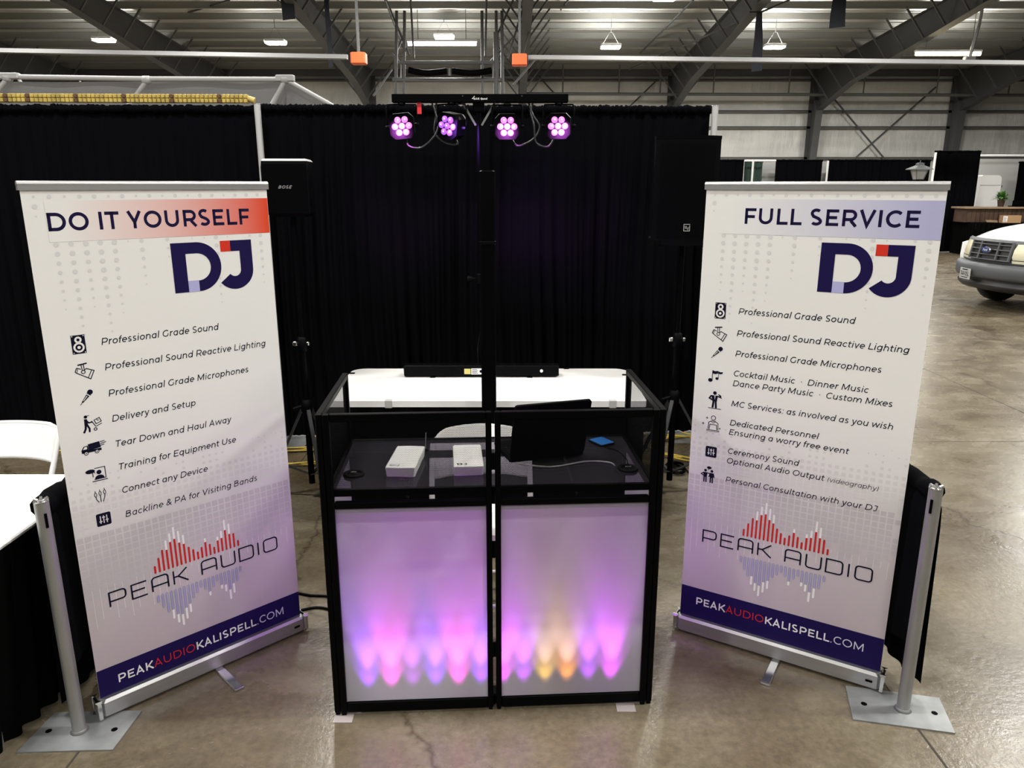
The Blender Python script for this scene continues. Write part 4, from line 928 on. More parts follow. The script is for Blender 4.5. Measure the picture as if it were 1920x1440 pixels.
# ------------------------------------------------------------------ things on the tabletop
def ontable(name, lb, cat, lx, ly, rz, z=TZ, group=None):
    p = Vector((FX + lx * math.cos(FR) - ly * math.sin(FR), FY + lx * math.sin(FR) + ly * math.cos(FR), z))
    return thing(name, lb, cat, p, FR + rz, group)
for lx, ly, rz, lb in ((-.318, .255, -.10, 'left white carton of handouts lying on the see-through tabletop'), (-.088, .255, .03, 'right white carton on the tabletop, nearest the middle posts')):
    t = ontable('carton', lb, 'box', lx, ly, rz, TZ + .0005)
    MB().box(-.052, -.115, 0, .052, .115, .034, bev=.004).build('tray', 'wpaper', t)
    lid = MB().box(-.054, -.117, .022, .054, .117, .037, bev=.004).build('lid', 'wpaper', t)
    b = MB(); text(b, 'DJ', -.044, -.105, .030, lambda p, q: (p, q, .0374), t=.16, width=.042); b.build('lid_print', 'ink', lid)
    b = MB(); text(b, 'PEAK AUDIO', -.02, .07, .012, lambda p, q: (p, q, .0374), t=.1, width=.06); b.build('lid_small_print', 'lav', lid)
t = ontable('laptop', 'open black laptop on the tabletop with its lid back towards the front', 'laptop', .215, .29, .25, TZ + .0005)
MB().box(-.150, 0, .002, .150, .215, .018, bev=.006).build('base', 'blackm', t)
ca_, sa_ = math.cos(.28), math.sin(.28)
def lidp(x, h, d): return (x, .004 - h * sa_ + d * ca_, .018 + h * ca_ + d * sa_)
r = .012; pr = arc(-.150 + r, r, r, r, 180, 270, 4) + arc(.150 - r, r, r, r, 270, 360, 4) + arc(.150 - r, .235 - r, r, r, 0, 90, 4) + arc(-.150 + r, .235 - r, r, r, 90, 180, 4)
b = MB(); b.prism(pr, lidp, -.006, .004); ld = b.build('lid', 'blackm', t)
b = MB(); b.add([lidp(x, h, .0045) for x, h in ((-.14, .015), (.14, .015), (.14, .225), (-.14, .225))], [(0, 1, 2, 3)]); b.build('screen', 'blackp', ld)
b = MB()
for i in range(13):
    for j in range(5): b.box(-.135 + i * .021, .03 + j * .021, .018, -.117 + i * .021, .048 + j * .021, .020)
b.build('keyboard', 'blackp', t)
t = ontable('smartphone', 'small phone with a lit blue screen at the back right of the tabletop', 'phone', .455, .47, .5, TZ + .0005)
MB().box(-.036, -.045, 0, .036, .045, .009, bev=.004).build('body', 'blackp', t)
MB().box(-.033, -.041, .009, .033, .041, .0095).build('screen', 'screen', t)
t = ontable('mini_antenna', 'thin short antenna standing on the tabletop behind the left carton', 'antenna', -.255, .415, 0, TZ + .0005)
MB().lathe([(.012, 0), (.012, .006), (.004, .01)], n=12).build('base', 'blackp', t)
MB().tube([(0, 0, .008), (.004, 0, .075)], .0018, 6).build('rod', 'alu', t)
def local_cable(pts, r, lb, m_='blackp'):
    w = [Vector((FX + x * math.cos(FR) - y * math.sin(FR), FY + x * math.sin(FR) + y * math.cos(FR), z)) for x, y, z in pts]
    return tag(MB().tube(smooth_path(w, 8), r, 6).build('cable', m_), lb, 'cable')
local_cable([(.10, .24, TZ + .005), (.22, .20, TZ + .005), (.36, .25, TZ + .005), (.44, .235, TZ + .005), (.458, .20, TZ + .005)], .003, 'thin pale cable running across the tabletop into its right grommet', 'greyw')
local_cable([(.46, .40, TZ + .005), (.50, .36, TZ + .005), (.515, .27, TZ + .005), (.510, .222, TZ + .005)], .0025, 'thin cable looping from the phone to the right tabletop grommet', 'blackp')

# ================================================================== BEHIND THE FACADE
def folding_chair(lb, x, y, rz=0.0, cr=.022, bh=.172):
    """white plastic folding chair; front towards -y"""
    t = thing('folding_chair', lb, 'chair', (x, y, 0), rz)
    b = MB(); ww = .215
    def back(off):
        def fn(u, v):
            X = (u - .5) * 2; crown = cr * (1 - X * X) - (.03 * max(0, abs(X) - .82) / .18)
            z = .60 + .172 - bh + v * (bh + crown) - (.0 if v > .5 else .012 * abs(X) ** 4)
            return (X * ww * (1 - .03 * v), .150 + .09 * v + .035 * (1 - X * X) + off, z)
        return fn
    b.grid(back(0), 16, 6); b.grid(back(.022), 16, 6)
    rim = [back(.011)(i / 16, 1) for i in range(17)] + [back(.011)(1, 1 - j / 6) for j in range(1, 7)] + [back(.011)(1 - i / 16, 0) for i in range(1, 17)] + [back(.011)(0, j / 6) for j in range(1, 6)]
    b.tube(rim, .0115, 8, closed=True); b.build('backrest', 'white', t)
    b = MB(); r = .05; pr = arc(-.2 + r, -.18 + r, r, r, 180, 270, 5) + arc(.2 - r, -.18 + r, r, r, 270, 360, 5) + arc(.19 - r, .15 - r, r, r, 0, 90, 5) + arc(-.19 + r, .15 - r, r, r, 90, 180, 5)
    b.prism(pr, lambda p, q, z: (p, q, z), .43, .455); b.build('seat', 'white', t)
    for s in (-1, 1):
        MB().tube(smooth_path([(s * .222, .225, .74), (s * .225, .14, .60), (s * .222, .02, .40), (s * .22, -.20, .012)], 5), .0125, 10).build('leg', 'white', t)
        MB().tube([(s * .205, -.12, .43), (s * .205, .22, .012)], .0125, 10).build('leg', 'white', t)
    b = MB().tube([(-.21, -.15, .10), (.21, -.15, .10)], .009, 8); b.tube([(-.2, .16, .10), (.2, .16, .10)], .009, 8); b.build('stretcher', 'white', t)
    return t
folding_chair('white folding chair seen through the mesh behind the see-through tabletop', -.135, 3.13, .05)
folding_chair('white folding chair behind the neighbouring table at the far left', -2.40, 3.24, -.03, .004, .135)

# white covered table
t = thing('covered_table', 'long table with a white cover and black skirt behind the booth front', 'table', (-.15, 4.42, 0))
x0, x1, y0, y1, r = -1.03, .745, 4.03, 4.80, .09
pr = arc(x0 + .02, y0 + .02, .02, .02, 180, 270, 4) + arc(x1 - .02, y0 + .02, .02, .02, 270, 360, 4) + arc(x1 - r, y1 - r, r, r, 0, 90, 6) + arc(x0 + r, y1 - r, r, r, 90, 180, 6)
b = MB(); b.prism(pr, lambda p, q, z: (p, q, z), .705, .74); b.build('tabletop', 'wcloth', t, True)
b = MB()
b.grid(lambda u, v: (x0 + .01 + (x1 - x0 - .02) * u, y0 + .004 + .010 * math.sin(70 * u), .704 - .702 * v), 160, 3)
for xs in (x0, x1): b.grid(lambda u, v: (xs + (.012 if xs < 0 else -.012) + .008 * math.sin(40 * u), y0 + .01 + (y1 - y0 - .1) * u, .704 - .702 * v), 60, 3)
b.build('skirt', 'skirt', t, True)
for x, y in ((x0 + .06, y0 + .06), (x1 - .06, y0 + .06), (x0 + .06, y1 - .12), (x1 - .06, y1 - .12)): MB().tube([(x, y, 0), (x, y, .705)], .014, 8).build('leg', 'girt', t, True)
for px, py in ((728, 752), (1148, 749)):
    p = atz(px, py, .74); b = MB().box(p.x - .02, y0 - .006, .70, p.x + .02, y0 + .03, .744, bev=.004); b.build('cover_clip', 'greyw', t, True)
for px, py in ((660, 700), (1062, 691), (1172, 703)):
    p = atz(px, py, .742); b = MB().box(p.x - .018, p.y - .008, .7395, p.x + .018, p.y + .012, .746, bev=.003); b.build('cover_clip', 'blackp', t, True)
t = thing('stage_light_bar', 'black light bar with stickers lying on the white covered table', 'light bar', (-.19, 4.60, .7405))
MB().box(-.48, -.04, .008, .48, .04, .075, bev=.006).build('housing', 'blackp', t)
b = MB()
for i in range(12): b.lathe([(.022, .074), (.022, .079), (.014, .081)], (-.43 + .078 * i, 0, 0), n=12)
b.build('lens', 'blackm', t)
b = MB()
for x in (-.30, .30): b.box(x - .015, -.045, 0, x + .015, .045, .01)
b.build('foot', 'black', t)
b = MB().box(-.105, -.0415, .022, -.066, -.0395, .056); b.build('sticker', 'labely', t)
b = MB().box(-.062, -.0415, .020, .012, -.0395, .058); st_ = b.build('sticker', 'pw', t)
b = MB()
for i in range(4): b.box(-.056, -.0422, .026 + i * .008, -.02 - .006 * (i % 2), -.0416, .029 + i * .008)
b.lathe([(.009, -.0416), (.009, -.0422)], (-.002, 0, .040), 'y', 12); b.build('sticker_print', 'ink', st_)
b = MB().lathe([(.010, -.0395), (.010, -.043), (.006, -.044)], (.372, 0, .042), 'y', 14); b.build('indicator', 'pw', t)
tag(MB().tube(smooth_path([(-.21, 4.62, .815), (-.215, 4.66, .90), (-.205, 4.78, .98), (-.19, 4.92, 1.02)], 8), .004, 6).build('cable', 'blackp'), 'black cable rising from the light bar on the white table to the light stand', 'cable')

# slim column loudspeaker
t = thing('column_speaker', 'tall slim black column loudspeaker rising behind the middle of the booth', 'speaker', (-.118, 3.76, 0))
MB().box(-.15, -.14, .0, .15, .14, .40, bev=.02).build('subwoofer_base', 'blackm', t)
for z0_, z1_ in ((.40, 1.62), (1.625, 1.960)):
    c_ = MB().box(-.0365, -.04, z0_, .0365, .045, z1_, bev=.008).build('column', 'black', t)
    b = MB().box(-.030, -.0418, z0_ + .012, .030, -.0395, z1_ - .012); b.build('grille', 'meshx', c_)
b = MB().box(-.0385, -.042, 1.612, .0385, .047, 1.632, bev=.006); b.build('coupling', 'blackp', t)

# the four head stage light on its stand
Y = 4.95
t = thing('par_light_stand', 'black stand with a crossbar of four lit purple stage light heads', 'stage light', (-.205, Y, 0))
SX = -.205
b = MB().tube([(SX, Y, .12), (SX, Y, 1.30)], .0175, 14); b.build('lower_tube', 'black', t, True)
b = MB().tube([(SX, Y, 1.28), (SX, Y, 2.40)], .0135, 14); b.build('upper_tube', 'black', t, True)
b = MB().box(SX - .03, Y - .03, 1.27, SX + .03, Y + .03, 1.34, bev=.01); b.tube([(SX - .06, Y, 1.305), (SX - .02, Y, 1.305)], .01, 8); b.lathe([(.018, -.085), (.022, -.075), (.016, -.055)], (SX, Y, 1.305), 'x', 10); b.build('clamp', 'blackp', t, True)
for k in range(3):
    a = PI / 2 + k * 2 * PI / 3
    lg = MB().tube([(SX + .03 * math.cos(a), Y + .03 * math.sin(a), .62), (SX + .42 * math.cos(a), Y + .42 * math.sin(a), .02)], .012, 8); lg.bar((SX + .02 * math.cos(a), Y + .02 * math.sin(a), .22), (SX + .26 * math.cos(a), Y + .26 * math.sin(a), .27), .02, .005)
    lg.build('leg', 'black', t, True)
bar_ = MB().box(-.733, Y - .045, 2.383, .343, Y + .02, 2.430, bev=.004).build('crossbar', 'blackm', t, True)
b = MB(); fb = lambda p, q: (p, Y - .0457, q)
xq = text(b, '4', -.246, 2.397, .030, fb, t=.10, shear=.35); xq = text(b, 'BAR', -.232, 2.397, .0155, fb, t=.17, width=.034); text(b, 'Quad', -.192, 2.397, .0155, fb, t=.18, width=.043)
b.build('crossbar_lettering', 'pw', bar_, True)
b = MB()
for x in (-.30, .06): b.lathe([(.004, Y - .0452), (.003, Y - .047)], (x, 0, 2.418), 'y', 8)
b.build('screw', 'chrome', bar_, True)
b = MB().box(SX - .035, Y - .03, 2.33, SX + .035, Y + .03, 2.384, bev=.008); b.bar((SX - .03, Y - .02, 2.30), (SX - .03, Y + .02, 2.30), .012); b.build('stand_socket', 'black', t, True)
b = MB()
for s in (-1, 1): b.bar((SX + s * .10, Y - .01, 2.385), (SX + s * .018, Y - .015, 2.25), .010, .012)
b.build('brace', 'girt', t, True)
heads = [(-.677, 2.247, .10, -.05, 'pink'), (-.370, 2.249, -.55, .10, 'purp'), (-.030, 2.244, .02, .0, 'pink'), (.287, 2.247, -.12, .0, 'pink')]
for i, (hx, hz, yw, roll_, m_) in enumerate(heads):
    Rz = Matrix.Rotation(yw, 4, 'Z') @ Matrix.Rotation(.10, 4, 'X') @ Matrix.Rotation(roll_ * 2, 4, 'Y'); T_ = Matrix.Translation((hx, Y - .02, hz))
    X_ = T_ @ Rz
    def tf(mb): mb.v = [X_ @ p for p in mb.v]; return mb
    hw = .075; c = .028; pr = [(-hw + c, -hw), (hw - c, -hw), (hw, -hw + c), (hw, hw - c), (hw - c, hw), (-hw + c, hw), (-hw, hw - c), (-hw, -hw + c)]
    b = MB()
    rings = [(1.0, -.055), (1.0, .03), (.92, .055), (.55, .075)]
    for k in range(3):
        (s0, y0_), (s1, y1_) = rings[k], rings[k + 1]
        b.add([(p * s0, y0_, q * s0) for p, q in pr] + [(p * s1, y1_, q * s1) for p, q in pr], [(j, (j + 1) % 8, 8 + (j + 1) % 8, 8 + j) for j in range(8)])
    b.add([(p * .55, .075, q * .55) for p, q in pr], [tuple(range(8))]); b.add([(p * .93, -.048, q * .93) for p, q in pr], [tuple(range(8))])
    b.add([(p, -.055, q) for p, q in pr] + [(p * .93, -.055, q * .93) for p, q in pr] + [(p * .93, -.048, q * .93) for p, q in pr], [(j, (j + 1) % 8, 8 + (j + 1) % 8, 8 + j) for j in range(8)] + [(8 + j, 8 + (j + 1) % 8, 16 + (j + 1) % 8, 16 + j) for j in range(8)])
    can = tf(b).build('par_head', 'blackp', t, True)
    rl = .0193; pos = [(0, 0)] + [(.0425 * math.cos(math.radians(60 * k)), .0425 * math.sin(math.radians(60 * k))) for k in range(6)]
    for k, (lx, lz) in enumerate(pos):
        b = MB().lathe([(rl, -.048), (rl, -.054), (rl * .8, -.059), (rl * .4, -.061)], (lx, 0, lz), 'y', 16, 0); b.lathe([(rl * .30, -.0610), (rl * .28, -.0625), (rl * .1, -.063)], (lx + .002, 0, lz + .003), 'y', 10, 1)
        tf(b).build('lens', [m_, 'core'], can, True)
    b = MB().tube(smooth_path([(-.092, 0, 0), (-.094, 0, .08), (-.088, 0, .118), (-.07, 0, .124), (.07, 0, .124), (.088, 0, .118), (.094, 0, .08), (.092, 0, 0)], 4), .0045, 8)
    b.v = [T_ @ Matrix.Rotation(yw * .5, 4, 'Z') @ p for p in b.v]; b.build('yoke', 'black', can, True)
    b = MB().lathe([(.020, .118), (.024, .124), (.024, .132), (.012, .136), (.012, .15)], n=12); b.v = [T_ @ p for p in b.v]; b.build('yoke_knob', 'blackp', can, True)
    b = MB()
    for s in (-1, 1): b.lathe([(.010, s * .078), (.012, s * .094), (.008, s * .104)], axis='x', n=10)
    tf(b).build('tilt_knob', 'blackp', can, True)
    d = bpy.data.lights.new('par_beam', 'SPOT'); d.energy = 110; d.color = (.8, .15, 1.0) if m_ == 'pink' else (.4, .1, 1.0); d.spot_size = math.radians(50); d.spot_blend = .8; d.shadow_soft_size = .05
    o = bpy.data.objects.new('par_beam', d); COL.objects.link(o); o.location = (hx, Y - .16, hz); o.rotation_euler = (PI / 2 - .45, 0, yw)
b = MB()
for pts in (((-.66, 4.96, 2.18), (-.64, 4.93, 2.13), (-.56, 4.92, 2.12), (-.47, 4.92, 2.20), (-.46, 4.93, 2.28), (-.49, 4.94, 2.38)), ((-.36, 4.98, 2.18), (-.34, 4.95, 2.14), (-.42, 4.95, 2.15), (-.48, 4.95, 2.21), (-.47, 4.95, 2.30), (-.465, 4.95, 2.385)),
            ((.0, 4.98, 2.17), (.04, 4.93, 2.13), (.13, 4.93, 2.17), (.17, 4.93, 2.24), (.13, 4.93, 2.31), (.10, 4.95, 2.39)), ((.26, 4.98, 2.17), (.22, 4.93, 2.125), (.15, 4.93, 2.15), (.135, 4.93, 2.25), (.115, 4.94, 2.33), (.13, 4.95, 2.39))):
    MB().tube(smooth_path(pts, 8), .0055, 6).build('cable', 'blacks', t, True)
p = at(787, 200, Y); b = MB().box(p.x - .013, Y - .03, p.z - .045, p.x + .013, Y - .026, p.z + .035); tag(b.build('hang_tag', 'redtag'), 'small red tag hanging under the stage light crossbar', 'tag')

# ------------------------------------------------------------------ speakers on tripods
def tripod(lb, x, y, ztop, hubz, kz, a0, spread=.38):
    t = thing('speaker_stand', lb, 'speaker stand', (x, y, 0))
    MB().tube([(0, 0, .10), (0, 0, kz)], .019, 14).build('lower_tube', 'black', t)
    MB().tube([(0, 0, kz - .02), (0, 0, ztop)], .015, 14).build('upper_tube', 'black', t)
    b = MB().lathe([(.022, kz - .05), (.028, kz - .04), (.028, kz + .03), (.02, kz + .04)], n=14); b.tube([(-.05, -.01, kz), (.05, -.01, kz)], .008, 8); b.build('clamp', 'blackp', t)
    b = MB().box(-.052, -.022, kz - .012, -.026, .004, kz + .014, bev=.005); b.build('clamp_knob', 'chrome', t); MB().box(.028, -.02, kz - .01, .045, .004, kz + .012, bev=.004).build('clamp_knob', 'chrome', t)
    b = MB().lathe([(.022, hubz - .05), (.034, hubz - .03), (.034, hubz + .02), (.022, hubz + .04)], n=14); b.tube([(-.075, -.02, hubz - .015), (-.02, -.01, hubz)], .011, 8); b.build('hub', 'blackp', t)
    for k in range(3):
        a = a0 + k * 2 * PI / 3; c, s = math.cos(a), math.sin(a)
        lg = MB().bar((.03 * c, .03 * s, hubz - .02), (spread * c, spread * s, .015), .022, .014); lg.bar((.015 * c, .015 * s, .16), (spread * .62 * c, spread * .62 * s, .015 + (hubz - .035) * .38), .018, .006)
        lg = lg.build('leg', 'blacks', t)
        MB().lathe([(.014, 0), (.016, .02), (.010, .03)], (spread * c, spread * s, 0), n=10).build('foot', 'tyre', lg)
    return t
M['greyt'] = mat('grey_speaker_top', (.45, .45, .45), .5)
tripod('black tripod stand under the small left speaker', -1.245, 4.42, 1.722, .60, .985, PI, .30)
tripod('black tripod stand under the large right speaker', .990, 4.47, 1.560, .645, 1.0, 0, .38)
t = thing('loudspeaker', 'small black wedge topped speaker on a stand beside the left banner', 'speaker', (-1.25, 4.42, 1.735), .06)
b = MB(); pr = [(-.126, -.12), (.126, -.12), (.112, .13), (-.112, .13)]
prof = [(0, .94, 0), (.012, 1.0, 0), (.25, 1.0, 0), (.286, .97, -.003)]
for k in range(3):
    z0_, s0, d0 = prof[k]; z1_, s1, d1 = prof[k + 1]
    b.add([(p * s0, q * s0, z0_) for p, q in pr] + [(p * s1, q * s1, z1_) for p, q in pr], [(j, (j + 1) % 4, 4 + (j + 1) % 4, 4 + j) for j in range(4)])
b.add([(p * .94, q * .94, 0) for p, q in pr], [(0, 1, 2, 3)]); b.build('cabinet', 'blackp', t)
b = MB(); b.add([(p * .985, q * .985, .2862) for p, q in pr] + [(p * .90, q * .90, .298) for p, q in pr], [(0, 1, 5, 4), (1, 2, 6, 5), (2, 3, 7, 6), (3, 0, 4, 7), (4, 5, 6, 7)]); b.build('top_panel', 'greyt', t)
g = MB().box(-.117, -.1235, .018, .117, -.120, .272, bev=.001).build('grille', 'meshx', t)
b = MB(); text(b, 'BOSE', -.042, .140, .024, lambda p, q: (p, -.1242, q), t=.16, shear=.45, width=.074); b.build('badge', 'alu', g)
b = MB().box(-.1, -.11, -.012, .1, .1, .002, bev=.005); b.build('base', 'blackm', t)
t = thing('loudspeaker', 'large black speaker with curved grille on a stand behind the right banner', 'speaker', (.975, 4.47, 1.565), -.04)
b = MB(); out = [(-.178, -.06)] + [(-.178 + .356 * i / 12, -.10 - .06 * math.sin(PI * i / 12) ** .8 - .0) for i in range(0, 13)] + [(.178, -.06), (.13, .16), (-.13, .16)]
b.prism(out, lambda p, q, z: (p, q, z), 0.0, .585); b.build('cabinet', 'blackp', t)
b = MB(); b.grid(lambda u, v: (-.160 + .32 * u, -.108 - .062 * math.sin(PI * (.05 + .9 * u)) ** .8, .045 + .51 * v), 14, 1); g = b.build('grille', 'meshx', t)
b = MB(); b.prism(out, lambda p, q, z: (p * 1.01, q * 1.01, z), .572, .590); b.build('top_panel', 'blackm', t)
b = MB().box(-.17, -.13, -.004, .17, .12, .035, bev=.01); b.build('base', 'blackm', t)
fe = lambda p, q: (p, -.1725, q); b = MB()
ribbon(b, [(-.014, .082), (-.014, .118), (.020, .118)], .004, fe); ribbon(b, [(-.014, .082), (.018, .082), (.018, .112)], .004, fe)
text(b, 'E', -.010, .094, .020, fe, t=.14); text(b, 'V', .000, .088, .022, fe, t=.14); b.build('badge', 'alu', g)

# ------------------------------------------------------------------ cords on the floor
def cord(pts, r, m_, lb, k=10): return tag(MB().tube(smooth_path(pts, k), r, 6).build('extension_cord', m_), lb, 'cord')
rnd = random.Random(5); pts = []
for i in range(44):
    a = i * .62; pts.append((1.30 + (.24 + rnd.uniform(-.04, .04)) * math.cos(a), 5.28 + (.26 + rnd.uniform(-.05, .05)) * math.sin(a), .012 + .002 * (i % 5) + .03 * (i / 44)))
cord(pts, .0055, 'yellow', 'coiled yellow extension cord on the floor behind the right speaker stand', 5)
pts = []
for i in range(26):
    a = i * .66; pts.append((-1.50 + (.20 + rnd.uniform(-.04, .04)) * math.cos(a), 5.12 + (.17 + rnd.uniform(-.04, .04)) * math.sin(a), .012 + .03 * (i / 26)))
cord(pts, .0055, 'yellow', 'coiled yellow extension cord on the floor behind the left speaker stand', 5)
cord([(-4.2, 5.2, .008), (-3.4, 5.27, .008), (-2.9, 5.22, .008), (-2.2, 5.28, .008), (-1.72, 5.12, .008)], .006, 'yellow', 'yellow cord lying along the foot of the left black drape')
pts = []
for i in range(40):
    a = i * .63; pts.append((1.115 + (.062 + rnd.uniform(-.012, .012)) * math.cos(a), 4.86 + (.075 + rnd.uniform(-.012, .012)) * math.sin(a), .010 + .05 * (i / 40)))
pts += [(1.2, 4.75, .02), (1.30, 4.85, .008), (1.4, 5.0, .008)]
cord(pts, .006, 'blackp', 'coil of black cable on the floor beside the right speaker stand', 5)
cord([(-1.6, 3.55, .006), (-1.2, 3.34, .006), (-.99, 3.245, .006), (-.85, 3.22, .006), (-.62, 3.1, .006), (-.45, 2.75, .006)], .006, 'blackp', 'upper of two black cables running across the floor to the booth front')
cord([(-1.5, 3.30, .006), (-1.15, 3.14, .006), (-1.0, 3.10, .006), (-.87, 3.125, .006), (-.62, 2.98, .006), (-.48, 2.7, .006)], .006, 'blackp', 'lower of two black cables running across the floor to the booth front')

# ------------------------------------------------------------------ neighbour's table at the left edge
t = thing('skirted_table', 'white topped table with a black skirt at the left edge', 'table', (-2.6, 2.55, 0))
x0, x1, y0, y1 = -3.5, -1.685, 2.14, 2.93
b = MB().box(x0, y0, .725, x1, y1, .742, bev=.008); b.build('tabletop', 'wcloth', t, True)
b = MB()
b.grid(lambda u, v: (x1 + .004 - .012 * math.sin(55 * u) * (.3 + v) - .10 * v * (1 - u), y0 + (y1 - y0) * u, .728 - .727 * v), 90, 8)
b.grid(lambda u, v: (x0 + (x1 - x0) * u - .10 * v * u, y0 - .004 + .010 * math.sin(110 * u) * (.3 + v), .728 - .727 * v), 160, 6)
b.grid(lambda u, v: (x0 + (x1 - x0) * u, y1 + .004 + .010 * math.sin(110 * u) * (.3 + v), .728 - .727 * v), 160, 4)  # unseen back skirt, added to block a lamp's reflection in the floor
b.build('skirt', 'skirt', t, True)
for x, y in ((x0 + .08, y0 + .08), (x1 - .10, y0 + .10), (x0 + .08, y1 - .08), (x1 - .10, y1 - .08)): MB().tube([(x, y, 0), (x, y, .726)], .014, 8).build('leg', 'girt', t, True)

# ================================================================== THE FAR SIDE OF THE HALL
FD_ = 24.0
def far_drape(xa, xb, Y_, zt, lb, m_='velvet', seed=1, cat='drape', group=None): return curtain('drape', (xa, Y_), (xb, Y_), zt, .02, lb, max(3, int((xb - xa) * 4)), m_=m_, amp=.05, seed=seed, nz=4, cat=cat, group=group)
def X_at(px, Y_): return at(px, 300, Y_).x
far_drape(X_at(1290, 24), X_at(1396, 24), 24, 2.62, 'far black drape seen just right of the large right speaker', seed=11)
far_drape(X_at(1396, 24.2), X_at(1431, 24.2), 24.2, 2.60, 'dark green cloth panel between the far drapes over the right banner', 'greend', 12, 'cloth')
far_drape(X_at(1455, 24), X_at(1543, 24), 24, 2.62, 'far black drape over the FULL heading, between two pale gaps', seed=13)
far_drape(X_at(1553, 24), X_at(1746, 24), 24, 2.62, 'wide far black drape behind the street lantern', seed=14)
o = MB().box(X_at(1420, 24.6), 24.6, 0, X_at(1470, 24.6), 24.7, 2.6).build('exhibit_panel', 'greyw'); tag(o, 'pale grey panel in the gap between the far black drapes', 'panel')
o = MB().box(X_at(1535, 24.6), 24.6, 0, X_at(1560, 24.6), 24.7, 2.6).build('exhibit_panel', 'greyw'); tag(o, 'narrow pale panel left of the wide far black drape', 'panel')
def far_pole(px, Y_, h, lb):
    t = thing('drape_pole', lb, 'pole', (at(px, 320, Y_).x, Y_, 0)); MB().tube([(0, 0, .006), (0, 0, h)], .032, 10).build('tube', 'white', t); MB().box(-.2, -.2, 0, .2, .2, .006).build('base_plate', 'plate', t)
far_pole(1411, 23.8, 2.64, 'thin white pole in front of the green cloth over the right banner')
far_pole(1551, 23.8, 2.62, 'white pole at the left edge of the wide far drape')
far_pole(1750, 21.4, 2.76, 'white pole beside the street lantern at the tall black drape')
tb = MB().tube([(X_at(1396, 23.9), 23.9, 2.62), (X_at(1455, 23.9), 23.9, 2.62)], .03, 8); tag(tb.build('drape_crossbar', 'white'), 'white crossbar over the pale gap between the far drapes', 'crossbar')
far_drape(at(1748, 320, 22.6).x, at(1834, 320, 22.6).x, 22.6, 2.82, 'tall black drape at the far right behind the lantern and truck', seed=15)
o = MB().box(15.1, 27.0, 0, 21.5, 27.1, 2.78).build('exhibit_panel', 'greyw'); tag(o, 'wide pale backdrop panel behind the white cabinet at the right edge', 'panel')
tb = MB().tube([(X_at(1772, 26.5), 26.5, 2.86), (22, 26.5, 2.86)], .04, 8); tag(tb.build('drape_crossbar', 'white'), 'long white crossbar in front of the pale backdrop at the right edge', 'crossbar')
far_drape(at(1908, 320, 25.8).x, 18.4, 25.8, 2.62, 'black drape cut by the right edge beside the potted plant', seed=16)

# street lantern on its post
Y = 13.0; p = at(1721, 340, Y)
t = thing('street_lantern', 'grey four sided street lantern rising above the right banner', 'lantern', (p.x, Y, 0))
zb = p.z; b = MB().tube([(0, 0, .0), (0, 0, zb - .02)], .035, 12); b.lathe([(.12, 0), (.12, .03), (.06, .10), (.04, .3)], n=14); b.build('post', 'black', t)
b = MB().lathe([(.05, zb - .06), (.055, zb - .02), (.03, zb + .02)], n=10); b.box(-.065, -.065, zb + .015, .065, .065, zb + .03); b.build('collar', 'black', t)
def frus(b, z0, h0, z1, h1, mi=0):
    b.add([(sx * h0, sy * h0, z0) for sx, sy in ((-1, -1), (1, -1), (1, 1), (-1, 1))] + [(sx * h1, sy * h1, z1) for sx, sy in ((-1, -1), (1, -1), (1, 1), (-1, 1))], [(j, (j + 1) % 4, 4 + (j + 1) % 4, 4 + j) for j in range(4)] + [(3, 2, 1, 0), (4, 5, 6, 7)], mi)
b = MB(); frus(b, zb + .03, .055, zb + .185, .095); b.build('glass', 'frost', t)
b = MB()
for sx, sy in ((-1, -1), (1, -1), (1, 1), (-1, 1)): b.bar((sx * .055, sy * .055, zb + .03), (sx * .097, sy * .097, zb + .19), .012)
b.build('corner_bar', 'girt', t)
b = MB(); frus(b, zb + .185, .155, zb + .20, .15); frus(b, zb + .20, .15, zb + .255, .05); frus(b, zb + .255, .05, zb + .285, .045); frus(b, zb + .285, .055, zb + .295, .02); b.tube([(0, 0, zb + .29), (0, 0, zb + .335)], .008, 8); b.build('roof', 'steel', t)

# bar counter on a skirted table, with things on it
t = thing('bar_counter', 'dark wood bar counter with a paler top behind the white truck', 'counter', (13.6, 21.9, .9))
x0 = at(1812, 400, 21.6).x
b = MB().box(x0, 21.6, .905, x0 + 3.0, 22.2, 1.27)
for i in range(24): b.box(x0 + .02 + i * .124, 21.585, .91, x0 + .135 + i * .124, 21.6, 1.26)
b.build('panel_front', 'wood', t, True)
MB().box(x0 - .06, 21.52, 1.27, x0 + 3.1, 22.3, 1.32, bev=.01).build('counter_top', 'woodt', t, True)
t = thing('skirted_table', 'long black skirted table under the wood bar counter behind the truck', 'table', (13.2, 21.8, 0))
MB().box(12.75, 21.3, .87, 16.0, 22.35, .90).build('tabletop', 'skirt', t, True)
b = MB(); b.grid(lambda u, v: (12.75 + 3.25 * u, 21.29 + .03 * math.sin(150 * u), .88 - .87 * v), 240, 3); b.grid(lambda u, v: (12.74 + .03 * math.sin(60 * u), 21.3 + 1.05 * u, .88 - .87 * v), 60, 3); b.build('skirt', 'skirt', t, True)
t = thing('white_cabinet', 'tall white cabinet with a rounded top corner standing behind the bar counter', 'cabinet', (at(1858, 380, 23.0).x, 23.0, 0))
r = .12; w0, w1 = -.50, .26; pr = [(w0 - .05, 0), (w1, 0)] + arc(w1 - .05 - r, 2.19 - r, r, r, 0, 90, 6) + arc(w0 + .12 + .04, 2.19 - .04, .04, .04, 90, 180, 4)
